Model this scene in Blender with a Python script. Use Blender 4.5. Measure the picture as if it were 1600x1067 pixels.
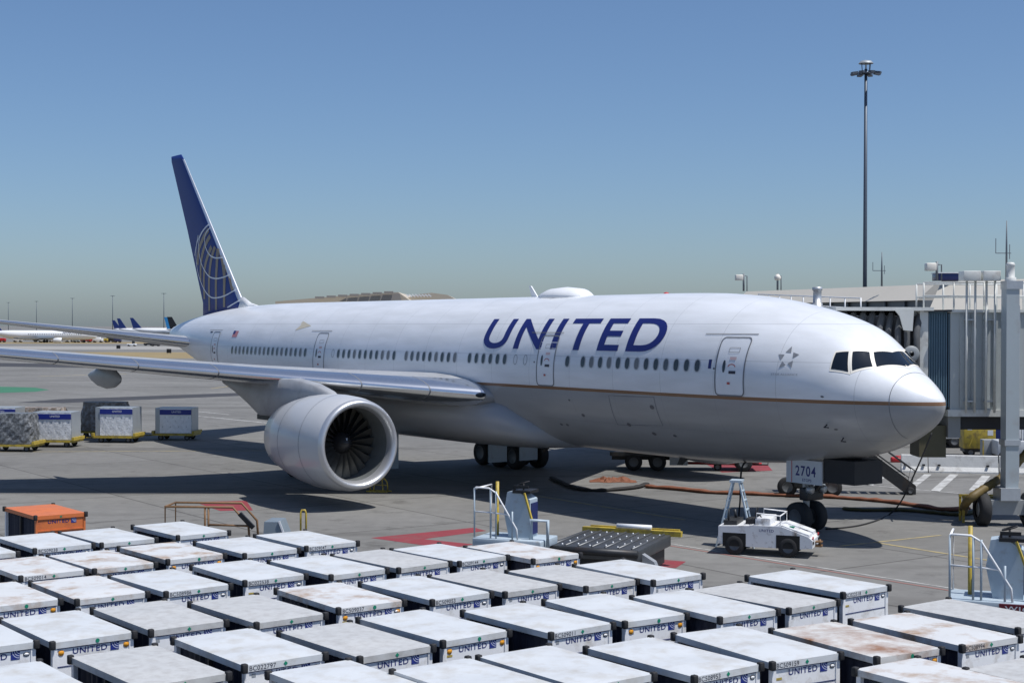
import bpy, bmesh, math, random
import numpy as np
from mathutils import Vector, Matrix
random.seed(7)
R = math.radians
sc = bpy.context.scene
for o in list(bpy.data.objects): bpy.data.objects.remove(o)
COL = sc.collection

# ------------------------------------------------------------------ camera
PIT, CAMH, ROLL, FPX = .0102, 7.25, .0023, 2311.
cam_d = bpy.data.cameras.new('camera'); cam = bpy.data.objects.new('camera', cam_d); COL.objects.link(cam)
cam_d.sensor_width = 36; cam_d.lens = 36 * FPX / 1600; cam_d.clip_start = .1; cam_d.clip_end = 20000
cam.matrix_world = Matrix.Translation((0, 0, CAMH)) @ Matrix.Rotation(R(90) - PIT, 4, 'X') @ Matrix.Rotation(ROLL, 4, 'Z')
sc.camera = cam
sc.render.resolution_x, sc.render.resolution_y = 1024, 682

# ------------------------------------------------------------------ light
SUN = Vector((.40, -.20, 1)).normalized()              # towards the sun, from the cast shadows
elev = math.asin(SUN.z)
w = bpy.data.worlds.new('World'); sc.world = w; w.use_nodes = True
nt = w.node_tree; bg = nt.nodes['Background']
sky = nt.nodes.new('ShaderNodeTexSky'); sky.sky_type = 'NISHITA'; sky.sun_disc = False
sky.sun_elevation = elev; sky.sun_rotation = math.atan2(SUN.x, SUN.y)
sky.altitude = 0; sky.air_density = .88; sky.dust_density = .95; sky.ozone_density = 8.0
nt.links.new(sky.outputs[0], bg.inputs[0]); bg.inputs[1].default_value = .106
sd = bpy.data.lights.new('sun', 'SUN'); sd.energy = 4.4; sd.angle = R(.53); sd.color = (1, .975, .94)
sun = bpy.data.objects.new('sun', sd); COL.objects.link(sun); sun.location = (30, -20, 80)
sun.rotation_euler = SUN.to_track_quat('Z', 'Y').to_euler()
sc.view_settings.view_transform = 'Standard'; sc.view_settings.look = 'None'
sc.view_settings.exposure = 0; sc.view_settings.gamma = 1; sc.view_settings.use_curve_mapping = False

# ------------------------------------------------------------------ pixel -> place
def bp(u, v, z=0.):
    du, dv = u - 800, v - 533.5
    c, s = math.cos(ROLL), math.sin(ROLL); du, dv = du*c + dv*s, -du*s + dv*c
    x, y, q = du / FPX, 1., -dv / FPX
    c, s = math.cos(PIT), math.sin(PIT); y, q = y*c + q*s, -y*s + q*c
    k = (z - CAMH) / q; return Vector((x*k, y*k, z))
def bpY(u, v, Y):                                       # pixel at a known distance Y
    a = bp(u, v, CAMH - 1 if v > 505 else CAMH + 1); k = Y / a.y
    return Vector((a.x*k, Y, CAMH + (a.z - CAMH)*k))
def w2p(P):
    X, Yy, Z = P[..., 0], P[..., 1], P[..., 2] - CAMH
    c, s = math.cos(PIT), math.sin(PIT); d = Yy*c - Z*s; up = Yy*s + Z*c
    du, dv = FPX*X/d, -FPX*up/d; c, s = math.cos(ROLL), math.sin(ROLL)
    return 800 + du*c - dv*s, 533.5 + du*s + dv*c

# ------------------------------------------------------------------ materials
MATS = {}
def mat(name, col, rough=.5, metal=0., var=.12, scale=3., bump=0., bscale=None, coat=0., stain=None, stain_amt=.4, stain_scale=1.2, coord='Object', stretch=(1, 1, 1), rnd=False):
    """procedural paint: base colour broken by noise, optional stain colour in patches, fine bump"""
    if name in MATS: return MATS[name]
    m = bpy.data.materials.new(name); m.use_nodes = True; n = m.node_tree; b = n.nodes['Principled BSDF']
    tc = n.nodes.new('ShaderNodeTexCoord'); mp = n.nodes.new('ShaderNodeMapping'); mp.inputs['Scale'].default_value = stretch
    n.links.new(tc.outputs[coord], mp.inputs[0])
    if rnd:                                             # each object wears differently
        oi = n.nodes.new('ShaderNodeObjectInfo'); ml_ = n.nodes.new('ShaderNodeMath'); ml_.operation = 'MULTIPLY'; ml_.inputs[1].default_value = 60
        n.links.new(oi.outputs['Random'], ml_.inputs[0]); cb = n.nodes.new('ShaderNodeCombineXYZ'); n.links.new(ml_.outputs[0], cb.inputs[0]); n.links.new(ml_.outputs[0], cb.inputs[1]); n.links.new(cb.outputs[0], mp.inputs['Location'])
    nz = n.nodes.new('ShaderNodeTexNoise'); nz.inputs['Scale'].default_value = scale; nz.inputs['Detail'].default_value = 6
    n.links.new(mp.outputs[0], nz.inputs['Vector'])
    mx = n.nodes.new('ShaderNodeMix'); mx.data_type = 'RGBA'
    mx.inputs[6].default_value = (*[c*(1-var) for c in col], 1); mx.inputs[7].default_value = (*[min(1, c*(1+var)) for c in col], 1)
    n.links.new(nz.outputs[0], mx.inputs[0]); out = mx.outputs[2]
    if stain:
        n2 = n.nodes.new('ShaderNodeTexNoise'); n2.inputs['Scale'].default_value = stain_scale; n2.inputs['Detail'].default_value = 8; n2.inputs['Roughness'].default_value = .65
        n.links.new(mp.outputs[0], n2.inputs['Vector'])
        r = n.nodes.new('ShaderNodeValToRGB'); r.color_ramp.elements[0].position = 1 - stain_amt - .12; r.color_ramp.elements[1].position = 1 - stain_amt + .12
        n.links.new(n2.outputs[0], r.inputs[0])
        m2 = n.nodes.new('ShaderNodeMix'); m2.data_type = 'RGBA'; m2.inputs[7].default_value = (*stain, 1)
        n.links.new(r.outputs[0], m2.inputs[0]); n.links.new(out, m2.inputs[6]); out = m2.outputs[2]
    n.links.new(out, b.inputs['Base Color'])
    b.inputs['Roughness'].default_value = rough; b.inputs['Metallic'].default_value = metal
    if coat: b.inputs['Coat Weight'].default_value = coat; b.inputs['Coat Roughness'].default_value = .08
    if bump:
        n3 = n.nodes.new('ShaderNodeTexNoise'); n3.inputs['Scale'].default_value = bscale or scale*4; n3.inputs['Detail'].default_value = 5
        n.links.new(mp.outputs[0], n3.inputs['Vector'])
        bu = n.nodes.new('ShaderNodeBump'); bu.inputs['Strength'].default_value = bump; bu.inputs['Distance'].default_value = .02
        n.links.new(n3.outputs[0], bu.inputs['Height']); n.links.new(bu.outputs[0], b.inputs['Normal'])
    MATS[name] = m; return m
WHITE = mat('white_paint', (.78, .79, .8), .35, var=.04)
CARTWHITE = mat('cart_white', (.82, .83, .84), .42, var=.06, stain=(.5, .47, .42), stain_amt=.37, stain_scale=3, rnd=True)
BLACKRUB = mat('black_rubber', (.018, .018, .02), .75, var=.3, scale=12, bump=.2)
TYRE = mat('tyre_rubber', (.022, .022, .023), .8, var=.25, scale=10, bump=.2)
DARKMET = mat('dark_metal', (.05, .052, .055), .5, .6, var=.3, scale=6, stain=(.09, .06, .04), stain_amt=.35)
STEEL = mat('bare_steel', (.55, .56, .58), .28, .95, var=.08)
GALV = mat('galvanised_steel', (.50, .52, .54), .45, .6, var=.12, scale=8)
NAVY = mat('navy_paint', (.012, .022, .12), .35, var=.08, coat=.3)
NAVYTXT = mat('navy_lettering', (.012, .020, .15), .4, var=.05)
GREYTXT = mat('dark_lettering', (.03, .03, .05), .5, var=.05)
CURTAIN = mat('navy_curtain', (.012, .016, .035), .7, var=.3, scale=5, bump=.3, stretch=(1, 1, .2))
ORANGE = mat('orange_paint', (.62, .17, .05), .45, var=.1, stain=(.33, .1, .05), stain_amt=.36, stain_scale=3)
AMBER = mat('amber_reflector', (.75, .33, .03), .35)
GREENP = mat('green_placard', (.01, .22, .13), .4)
YELLOW = mat('yellow_paint', (.50, .37, .05), .5, var=.15, stain=(.16, .12, .05), stain_amt=.42, stain_scale=3)
RED = mat('red_paint', (.45, .02, .025), .45, var=.12)
GLASS = mat('dark_glass', (.012, .018, .028), .04, .25, var=.1)
WINGLASS = mat('cabin_glass', (.05, .06, .065), .12, var=.2)
BLUEGREY = mat('bluegrey_paint', (.42, .50, .56), .45, var=.08, stain=(.3, .3, .3), stain_amt=.33, stain_scale=3)
CONCRETE = mat('precast_concrete', (.62, .62, .60), .8, var=.14, scale=4, bump=.35, stain=(.3, .28, .25), stain_amt=.36, stain_scale=2.2)
HOSE_O = mat('orange_hose_fabric', (.19, .07, .035), .8, var=.35, scale=4, bump=.6)
HOSE_G = mat('olive_hose_fabric', (.06, .055, .02), .8, var=.4, scale=4, bump=.6)
RUSTY = mat('brown_tube_paint', (.2, .11, .05), .6, .2, var=.3, scale=9)
CREAM = mat('cream_trim', (.78, .74, .66), .4, var=.04)

# ------------------------------------------------------------------ mesh builder
class MB:
    def __init__(s): s.v = []; s.f = []; s.mi = []; s.sm = []
    def add(s, vs, fs, mi=0, smooth=False):
        o = len(s.v); s.v += [tuple(p) for p in vs]; s.f += [tuple(i+o for i in f) for f in fs]; s.mi += [mi]*len(fs); s.sm += [smooth]*len(fs); return s
    def box(s, c, d, rot=None, mi=0, taper=1.):
        x, y, z = [q/2 for q in d]; P = []
        for sz in (-1, 1):
            k = taper if sz > 0 else 1
            for sx, sy in ((-1, -1), (1, -1), (1, 1), (-1, 1)): P.append(Vector((sx*x*k, sy*y*k, sz*z)))
        if rot is not None: P = [rot @ p for p in P]
        P = [p + Vector(c) for p in P]
        return s.add(P, [(3, 2, 1, 0), (4, 5, 6, 7), (0, 1, 5, 4), (1, 2, 6, 5), (2, 3, 7, 6), (3, 0, 4, 7)], mi)
    def bbox(s, lo, hi, mi=0): return s.box([(a+b)/2 for a, b in zip(lo, hi)], [abs(b-a) for a, b in zip(lo, hi)], mi=mi)
    def rbox(s, lo, hi, r=.03, mi=0):                   # box with chamfered edges
        bm = bmesh.new(); bmesh.ops.create_cube(bm, size=1)
        for vv in bm.verts: vv.co = Vector([(a+b)/2 + q*abs(b-a) for a, b, q in zip(lo, hi, vv.co)])
        bmesh.ops.bevel(bm, geom=bm.edges[:], offset=r, segments=2, affect='EDGES', profile=.5)
        bm.verts.index_update(); s.add([v.co[:] for v in bm.verts], [[v.index for v in f.verts] for f in bm.faces], mi, True); bm.free(); return s
    def tube(s, pts, r, n=8, mi=0, cap=True, flat=1.):
        pts = [Vector(p) for p in pts]; rr = r if isinstance(r, (list, tuple)) else [r]*len(pts); V = []; Fc = []
        for i, p in enumerate(pts):
            d = (pts[min(i+1, len(pts)-1)] - pts[max(i-1, 0)]).normalized()
            a = d.cross(Vector((0, 0, 1)));
            if a.length < 1e-3: a = Vector((1, 0, 0))
            a.normalize(); b = a.cross(d).normalized()
            for k in range(n):
                t = 2*math.pi*k/n; V.append(p + a*math.cos(t)*rr[i] + b*math.sin(t)*rr[i]*flat)
        for i in range(len(pts)-1):
            for k in range(n): Fc.append((i*n+k, i*n+(k+1) % n, (i+1)*n+(k+1) % n, (i+1)*n+k))
        if cap: Fc += [tuple(range(n))[::-1], tuple((len(pts)-1)*n+k for k in range(n))]
        return s.add(V, Fc, mi, n > 4)
    def bar(s, a, b, w, h=None, mi=0):                  # rectangular bar between two points
        a, b = Vector(a), Vector(b); d = b-a; q = d.to_track_quat('X', 'Z').to_matrix()
        return s.box((a+b)/2, (d.length, w, h or w), q, mi)
    def lathe(s, prof, n=32, axis='X', c=(0, 0, 0), mi=0, smooth=True):
        V = []; Fc = []
        for x, r in prof:
            for k in range(n):
                t = 2*math.pi*k/n; p = (x, r*math.cos(t), r*math.sin(t))
                if axis == 'Z': p = (p[1], p[2], x)
                if axis == 'Y': p = (p[2], x, p[1])
                V.append((p[0]+c[0], p[1]+c[1], p[2]+c[2]))
        for i in range(len(prof)-1):
            for k in range(n): Fc.append((i*n+k, i*n+(k+1) % n, (i+1)*n+(k+1) % n, (i+1)*n+k))
        return s.add(V, Fc, mi, smooth)
    def loft(s, rings, mi=0, smooth=True, cap=True):
        n = len(rings[0]); V = [p for r in rings for p in r]; Fc = []
        for i in range(len(rings)-1):
            for k in range(n): Fc.append((i*n+k, i*n+(k+1) % n, (i+1)*n+(k+1) % n, (i+1)*n+k))
        if cap: Fc += [tuple(range(n))[::-1], tuple((len(rings)-1)*n+k for k in range(n))]
        return s.add(V, Fc, mi, smooth)
    def grid(s, P, mi=0, smooth=True):                  # P[i][j] points
        a, b = len(P), len(P[0])
        return s.add([p for r in P for p in r], [(i*b+j, i*b+j+1, (i+1)*b+j+1, (i+1)*b+j) for i in range(a-1) for j in range(b-1)], mi, smooth)
    def prism(s, poly, y0, y1, plane='XZ', mi=0):
        def P(a, b, d): return (a, d, b) if plane == 'XZ' else ((a, b, d) if plane == 'XY' else (d, a, b))
        n = len(poly); V = [P(a, b, y0) for a, b in poly] + [P(a, b, y1) for a, b in poly]
        return s.add(V, [tuple(range(n))[::-1], tuple(range(n, 2*n))] + [(i, (i+1) % n, n+(i+1) % n, n+i) for i in range(n)], mi)
    def mesh(s, name, mats):
        me = bpy.data.meshes.new(name); me.from_pydata(s.v, [], s.f)
        for m in (mats if isinstance(mats, (list, tuple)) else [mats]): me.materials.append(m)
        me.polygons.foreach_set('material_index', s.mi); me.polygons.foreach_set('use_smooth', s.sm)
        bm = bmesh.new(); bm.from_mesh(me); bmesh.ops.recalc_face_normals(bm, faces=bm.faces[:]); bm.to_mesh(me); bm.free(); me.update(); return me
    def build(s, name, mats, parent=None): return link(name, s.mesh(name, mats), parent)
def link(name, me, parent=None):
    o = bpy.data.objects.new(name, me); COL.objects.link(o)
    if parent is not None: o.parent = parent
    return o
def tag(o, label=None, cat=None, group=None, kind=None):
    for k, val in (('label', label), ('category', cat), ('group', group), ('kind', kind)):
        if val: o[k] = val
    return o
def thing(name, label, cat, loc=(0, 0, 0), rz=0., group=None):
    o = bpy.data.objects.new(name, None); o.empty_display_size = .3; COL.objects.link(o); o.location = loc; o.rotation_euler = (0, 0, rz)
    return tag(o, label, cat, group)
def copy_tree(o, parent=None):
    c = o.copy(); COL.objects.link(c); c.parent = parent
    for ch in list(o.children): copy_tree(ch, c)
    return c
_txt = {}
def text_mesh(body, bold=0., mats=None, thick=0.):      # flat lettering, 1 unit cap size, origin at its left baseline
    key = (body, bold, thick)
    if key not in _txt:
        c = bpy.data.curves.new('t', 'FONT'); c.body = body; c.offset = bold; c.extrude = thick; c.resolution_u = 6; c.space_character = 1.0+10*bold
        o = bpy.data.objects.new('t', c); COL.objects.link(o); bpy.context.view_layer.update()
        me = bpy.data.meshes.new_from_object(o.evaluated_get(bpy.context.evaluated_depsgraph_get()))
        bpy.data.objects.remove(o)
        xs = [v.co.x for v in me.vertices]; ys = [v.co.y for v in me.vertices]
        x0, y0, k = min(xs), min(ys), 1/(max(ys)-min(ys))
        for v in me.vertices: v.co.x = (v.co.x-x0)*k; v.co.y = (v.co.y-y0)*k
        _txt[key] = me
    me = _txt[key].copy(); me.materials.clear(); me.materials.append(mats or NAVYTXT); return me
def text_part(name, body, parent, loc, height, width=None, rot=None, bold=.0, m=None):
    me = text_mesh(body, bold, m); W = max(v.co.x for v in me.vertices); kx = (width/W) if width else height
    M = (rot or Matrix.Rotation(R(90), 3, 'X'))
    for v in me.vertices: v.co = M @ Vector((v.co.x*kx, v.co.y*height, 0)) + Vector(loc)
    return link(name, me, parent)

# ------------------------------------------------------------------ the ground
def ground_material():
    m = bpy.data.materials.new('apron_concrete'); m.use_nodes = True; n = m.node_tree; b = n.nodes['Principled BSDF']; L = n.links.new
    tc = n.nodes.new('ShaderNodeTexCoord'); mp = n.nodes.new('ShaderNodeMapping'); mp.inputs['Rotation'].default_value = (0, 0, -R(35.4)); L(tc.outputs['Object'], mp.inputs[0])
    def noise(sc_, st=(1, 1, 1), det=8, ro=.6):
        a = n.nodes.new('ShaderNodeMapping'); a.inputs['Scale'].default_value = st; L(tc.outputs['Object'], a.inputs[0])
        q = n.nodes.new('ShaderNodeTexNoise'); q.inputs['Scale'].default_value = sc_; q.inputs['Detail'].default_value = det; q.inputs['Roughness'].default_value = ro; L(a.outputs[0], q.inputs['Vector']); return q.outputs[0]
    def ramp(i, p0, c0, p1, c1):
        r = n.nodes.new('ShaderNodeValToRGB'); r.color_ramp.elements[0].position = p0; r.color_ramp.elements[0].color = (*c0, 1); r.color_ramp.elements[1].position = p1; r.color_ramp.elements[1].color = (*c1, 1); L(i, r.inputs[0]); return r.outputs[0]
    def mul(a, c, f=1.):
        x = n.nodes.new('ShaderNodeMix'); x.data_type = 'RGBA'; x.blend_type = 'MULTIPLY'; x.inputs[0].default_value = f; L(a, x.inputs[6]); L(c, x.inputs[7]); return x.outputs[2]
    c = ramp(noise(.06), .3, (.160, .156, .146), .7, (.222, .217, .204))
    c = mul(c, ramp(noise(1.4), .3, (.86, .86, .86), .7, (1.08, 1.08, 1.08)))
    c = mul(c, ramp(noise(.16, (.25, 1.5, 1)), .56, (1, 1, 1), .74, (.66, .65, .64)))      # tyre and oil streaks
    c = mul(c, ramp(noise(.5, (1, 1, 1), 10, .7), .57, (1, 1, 1), .70, (.55, .54, .53)))
    c = mul(c, ramp(noise(.9, (1, 1, 1), 3, .5), .72, (1, 1, 1), .79, (.6, .59, .58)))       # oil spots
    c = mul(c, ramp(noise(.11, (.12, 2.2, 1), 5, .5), .58, (1, 1, 1), .66, (.72, .71, .70)))   # tyre tracks
    br = n.nodes.new('ShaderNodeTexBrick'); br.offset = 0; br.inputs['Scale'].default_value = 1; br.inputs['Brick Width'].default_value = 7.6; br.inputs['Row Height'].default_value = 7.6
    br.inputs['Mortar Size'].default_value = .05; br.inputs['Mortar Smooth'].default_value = .3
    br.inputs['Color1'].default_value = (1, 1, 1, 1); br.inputs['Color2'].default_value = (.88, .88, .87, 1); br.inputs['Mortar'].default_value = (.42, .41, .40, 1)
    L(mp.outputs[0], br.inputs['Vector']); c = mul(c, br.outputs[0])
    L(c, b.inputs['Base Color']); b.inputs['Roughness'].default_value = .85
    bu = n.nodes.new('ShaderNodeBump'); bu.inputs['Strength'].default_value = .25; bu.inputs['Distance'].default_value = .02; L(noise(18), bu.inputs['Height']); L(bu.outputs[0], b.inputs['Normal'])
    return m
GROUND = ground_material()
g = MB().add([(-6000, -200, 0), (6000, -200, 0), (6000, 12000, 0), (-6000, 12000, 0)], [(0, 1, 2, 3)]).build('ground', GROUND); tag(g, kind='structure')
REDP = mat('red_ground_paint', (.235, .035, .045), .8, var=.2, scale=1.5, stain=(.18, .09, .08), stain_amt=.36, stain_scale=.8)
WHITEP = mat('white_ground_paint', (.5, .5, .48), .8, var=.15, scale=2, stain=(.22, .21, .2), stain_amt=.45, stain_scale=1.4)
YELP = mat('yellow_ground_paint', (.42, .34, .16), .8, var=.15, scale=2, stain=(.2, .18, .15), stain_amt=.45, stain_scale=1.4)
PINKP = mat('faded_red_ground_paint', (.30, .14, .12), .8, var=.2, scale=2)
GREENG = mat('green_ground_paint', (.04, .16, .09), .8, var=.15, scale=.3)
ASPH = mat('dark_asphalt', (.045, .045, .05), .9, var=.2, scale=.5)
DRYG = mat('dry_grass', (.26, .20, .10), .95, var=.3, scale=.15)
PALE = mat('pale_concrete', (.30, .29, .27), .9, var=.1, scale=.05)
def sheet(name, px, m, z=.004):
    P = [bp(u, v, 0) for u, v in px]; return tag(MB().add([(p.x, p.y, z) for p in P], [tuple(range(len(P)))]).build(name, m), kind='structure')
def stripe(name, a, b, width, m, z=.008):
    A, B = bp(*a), bp(*b); d = (B-A).normalized(); q = Vector((-d.y, d.x, 0))*width/2
    return tag(MB().add([(*(p[:2]), z) for p in (A+q, A-q, B-q, B+q)], [(0, 1, 2, 3)]).build(name, m), kind='structure')
for px in ([(304, 784), (385, 782), (395, 797), (344, 798)], [(579, 840), (741, 824), (760, 829), (662, 842)], [(579, 840), (662, 842), (740, 850), (700, 857)], [(1010, 872), (1072, 877), (1056, 887), (1000, 884)], [(1105, 726), (1200, 727), (1207, 735), (1128, 738)], [(1130, 722), (1175, 722), (1180, 725), (1120, 725)]):
    sheet('red_ground_marking', px, REDP)
sheet('green_ground_marking', [(-40, 603), (55, 605.5), (77, 609), (55, 612), (-40, 615)], GREENG)
sheet('asphalt_strip', [(24, 629), (95, 623.5), (420, 612), (420, 616.5), (100, 629.5)], ASPH)
sheet('asphalt_strip', [(-60, 566), (330, 572), (330, 577), (-60, 572)], ASPH)
sheet('dry_grass_strip', [(-300, 549.5), (700, 551), (700, 559), (205, 560), (-300, 553)], DRYG)
sheet('taxiway', [(-400, 541), (900, 541), (900, 546), (-400, 546)], PALE)
sheet('dry_grass_strip', [(-400, 534.5), (900, 534.5), (900, 537), (-400, 537)], DRYG)
for a, b, wd, m in (((1025, 846), (1500, 921), .10, WHITEP), ((1025, 849), (1500, 925), .10, PINKP), ((1313, 853), (1470, 836), .14, YELP), ((1372, 848), (1600, 884), .16, YELP),
        ((1327, 756), (1380, 739.5), .16, WHITEP), ((1357, 758), (1385, 741), .35, WHITEP), ((1327, 755), (1600, 780), .16, WHITEP), ((1460, 768), (1491, 741), .4, WHITEP), ((1521, 766), (1541, 743), .4, WHITEP), ((1420, 764), (1450, 741), .35, WHITEP),
        ((1390, 690), (1600, 700), .25, WHITEP), ((1380, 680), (1600, 686), .25, WHITEP), ((290, 648), (420, 661), .25, WHITEP), ((300, 642), (360, 648), .2, WHITEP), ((-20, 706), (420, 704), .18, YELP), ((840, 775), (1070, 812), .16, YELP), ((330, 607), (420, 596), .4, YELP), ((60, 588), (200, 584), .6, YELP)):
    stripe('painted_line', a, b, wd, m)

# ------------------------------------------------------------------ the airliner
NX, NY, PHI = 13.865, 47.61, .618
AFT = np.array([-math.sin(PHI), math.cos(PHI)]); ST = np.array([-AFT[1], AFT[0]])
def ac2w(s, t, z): return np.stack(np.broadcast_arrays(NX + AFT[0]*s + ST[0]*t, NY + AFT[1]*s + ST[1]*t, z), -1)
FT = np.array([   # station, top, keel, half width, height of greatest width
(0, 4.76, 4.72, .015, 4.74), (.05, 4.93, 4.50, .20, 4.74), (.2, 5.09, 4.26, .43, 4.74), (.5, 5.33, 3.97, .76, 4.76), (1., 5.68, 3.64, 1.15, 4.80), (1.6, 6.06, 3.34, 1.53, 4.88), (2.1, 6.43, 3.13, 1.82, 4.96), (2.6, 6.90, 2.98, 2.06, 5.03), (3.2, 7.30, 2.83, 2.29, 5.11),
(4., 7.60, 2.69, 2.50, 5.2), (5., 7.87, 2.54, 2.71, 5.28), (6, 8.08, 2.44, 2.86, 5.34), (7, 8.25, 2.36, 2.97, 5.38), (8.5, 8.42, 2.26, 3.07, 5.40), (10.5, 8.53, 2.18, 3.13, 5.40), (13, 8.56, 2.15, 3.15, 5.40), (40, 8.55, 2.15, 3.15, 5.40),
(43, 8.55, 2.25, 3.13, 5.43), (46, 8.54, 2.6, 3.06, 5.52), (49, 8.48, 3.12, 2.9, 5.68), (52, 8.36, 3.75, 2.60, 5.93), (55, 8.14, 4.45, 2.2, 6.2), (58, 7.83, 5.12, 1.66, 6.45), (60.5, 7.5, 5.68, 1.12, 6.6), (62.3, 7.15, 6.1, .62, 6.65), (63.0, 6.85, 6.45, .12, 6.65)])
_x = FT[:, 0]; _h = np.diff(_x); _M = []
for c in range(1, 5):
    d = np.diff(FT[:, c])/_h; mm = np.zeros(len(_x)); mm[0] = d[0]; mm[-1] = d[-1]
    for i in range(1, len(_x)-1):
        if d[i-1]*d[i] > 0: w1, w2 = 2*_h[i]+_h[i-1], _h[i]+2*_h[i-1]; mm[i] = (w1+w2)/(w1/d[i-1]+w2/d[i])
    _M.append(mm)
def prof(s):
    s = np.asarray(s, float); i = np.clip(np.searchsorted(_x, s)-1, 0, len(_x)-2); t = (s-_x[i])/_h[i]; out = []
    for c in range(4):
        y, m = FT[:, c+1], _M[c]
        out.append((2*t**3-3*t*t+1)*y[i]+(t**3-2*t*t+t)*_h[i]*m[i]+(3*t*t-2*t**3)*y[i+1]+(t**3-t*t)*_h[i]*m[i+1])
    return out
def fsurf(s, a, off=0.):                                # local point on the skin; a = angle above the widest line, starboard
    zt, zb, wd, zr = prof(s); hv = np.where(np.sin(a) > 0, zt-zr, zr-zb)
    return np.stack(np.broadcast_arrays(np.asarray(s, float), (wd+off)*np.cos(a), zr+(hv+off)*np.sin(a)), -1)
def fz(s, z, off=0., side=1):                           # local point on the skin at station s, height z
    zt, zb, wd, zr = [float(q) for q in prof(s)]; hv = (zt-zr) if z > zr else (zr-zb)
    a = math.asin(max(-1, min(1, (z-zr)/hv))); p = fsurf(s, a, off); return Vector((p[0], p[1]*side, p[2]))
_S, _A = np.meshgrid(np.concatenate([np.arange(.02, 5, .03), np.arange(5, 60, .08)]), np.radians(np.arange(-60, 120, .6)), indexing='ij')
_L = fsurf(_S, _A); _U, _V = w2p(ac2w(_L[..., 0], _L[..., 1], _L[..., 2]))
def hit(u, v):                                          # photo pixel -> (station, angle) on the starboard skin
    k = np.argmin((_U-u)**2+(_V-v)**2); i, j = np.unravel_index(k, _U.shape); return float(_S[i, j]), float(_A[i, j])

plane = thing('airliner', 'large white twin-engine airliner with grey belly and navy titles parked at the gate', 'airliner', (NX, NY, 0), math.atan2(AFT[1], AFT[0]))
def skin_material():
    m = bpy.data.materials.new('airliner_skin'); m.use_nodes = True; n = m.node_tree; b = n.nodes['Principled BSDF']; L = n.links.new
    tc = n.nodes.new('ShaderNodeTexCoord'); sp = n.nodes.new('ShaderNodeSeparateXYZ'); L(tc.outputs['Object'], sp.inputs[0])
    r = n.nodes.new('ShaderNodeValToRGB'); r.color_ramp.interpolation = 'CONSTANT'; e = r.color_ramp.elements
    e[0].position = 0; e[0].color = (.33, .335, .345, 1); e[1].position = .470; e[1].color = (.24, .115, .045, 1); q = e.new(.4815); q.color = (.77, .79, .82, 1)
    dv = n.nodes.new('ShaderNodeMath'); dv.operation = 'DIVIDE'; dv.inputs[1].default_value = 10; L(sp.outputs[2], dv.inputs[0]); L(dv.outputs[0], r.inputs[0])
    def line(src, period, width, phase=0.):             # 1 on a seam
        a = n.nodes.new('ShaderNodeMath'); a.operation = 'ADD'; a.inputs[1].default_value = phase; L(src, a.inputs[0])
        f = n.nodes.new('ShaderNodeMath'); f.operation = 'PINGPONG'; f.inputs[1].default_value = period/2; L(a.outputs[0], f.inputs[0])
        g_ = n.nodes.new('ShaderNodeMath'); g_.operation = 'LESS_THAN'; g_.inputs[1].default_value = width; L(f.outputs[0], g_.inputs[0]); return g_.outputs[0]
    l1 = line(sp.outputs[0], 2.7, .010, .6); l2 = line(sp.outputs[2], 1.28, .009, -.95)
    mxn = n.nodes.new('ShaderNodeMath'); mxn.operation = 'MAXIMUM'; L(l1, mxn.inputs[0]); L(l2, mxn.inputs[1])
    sc_ = n.nodes.new('ShaderNodeMath'); sc_.operation = 'MULTIPLY'; sc_.inputs[1].default_value = .38; L(mxn.outputs[0], sc_.inputs[0])
    mx = n.nodes.new('ShaderNodeMix'); mx.data_type = 'RGBA'; mx.inputs[7].default_value = (.2, .21, .22, 1); L(sc_.outputs[0], mx.inputs[0]); L(r.outputs[0], mx.inputs[6])
    mp = n.nodes.new('ShaderNodeMapping'); mp.inputs['Scale'].default_value = (.25, 1, 1.6); L(tc.outputs['Object'], mp.inputs[0])
    nz = n.nodes.new('ShaderNodeTexNoise'); nz.inputs['Scale'].default_value = 1.6; nz.inputs['Detail'].default_value = 8; L(mp.outputs[0], nz.inputs['Vector'])
    rr = n.nodes.new('ShaderNodeValToRGB'); rr.color_ramp.elements[0].position = .3; rr.color_ramp.elements[0].color = (.88, .88, .87, 1); rr.color_ramp.elements[1].position = .65; rr.color_ramp.elements[1].color = (1, 1, 1, 1); L(nz.outputs[0], rr.inputs[0])
    ml = n.nodes.new('ShaderNodeMix'); ml.data_type = 'RGBA'; ml.blend_type = 'MULTIPLY'; ml.inputs[0].default_value = 1; L(mx.outputs[2], ml.inputs[6]); L(rr.outputs[0], ml.inputs[7])
    L(ml.outputs[2], b.inputs['Base Color']); b.inputs['Roughness'].default_value = .32; b.inputs['Coat Weight'].default_value = .25; b.inputs['Coat Roughness'].default_value = .12
    n2 = n.nodes.new('ShaderNodeTexNoise'); n2.inputs['Scale'].default_value = 1.1; n2.inputs['Detail'].default_value = 2; L(tc.outputs['Object'], n2.inputs['Vector'])
    bu = n.nodes.new('ShaderNodeBump'); bu.inputs['Strength'].default_value = .2; bu.inputs['Distance'].default_value = .035; L(n2.outputs[0], bu.inputs['Height']); L(bu.outputs[0], b.inputs['Normal'])
    return m
SKIN = skin_material()
ss = np.concatenate([[0, .02, .05, .1, .2, .33], np.arange(.5, 10, .25), np.arange(10, 63, .75), [63.0]])
aa = np.linspace(0, 2*math.pi, 96, endpoint=False)
fus = MB().loft([[tuple(p) for p in fsurf(np.full(96, s), aa)] for s in ss]).build('fuselage', SKIN, plane)
SEAM = mat('door_seam', (.16, .17, .19), .5); PANELW = mat('door_panel_paint', (.76, .78, .81), .32, var=.03, coat=.2)
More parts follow.
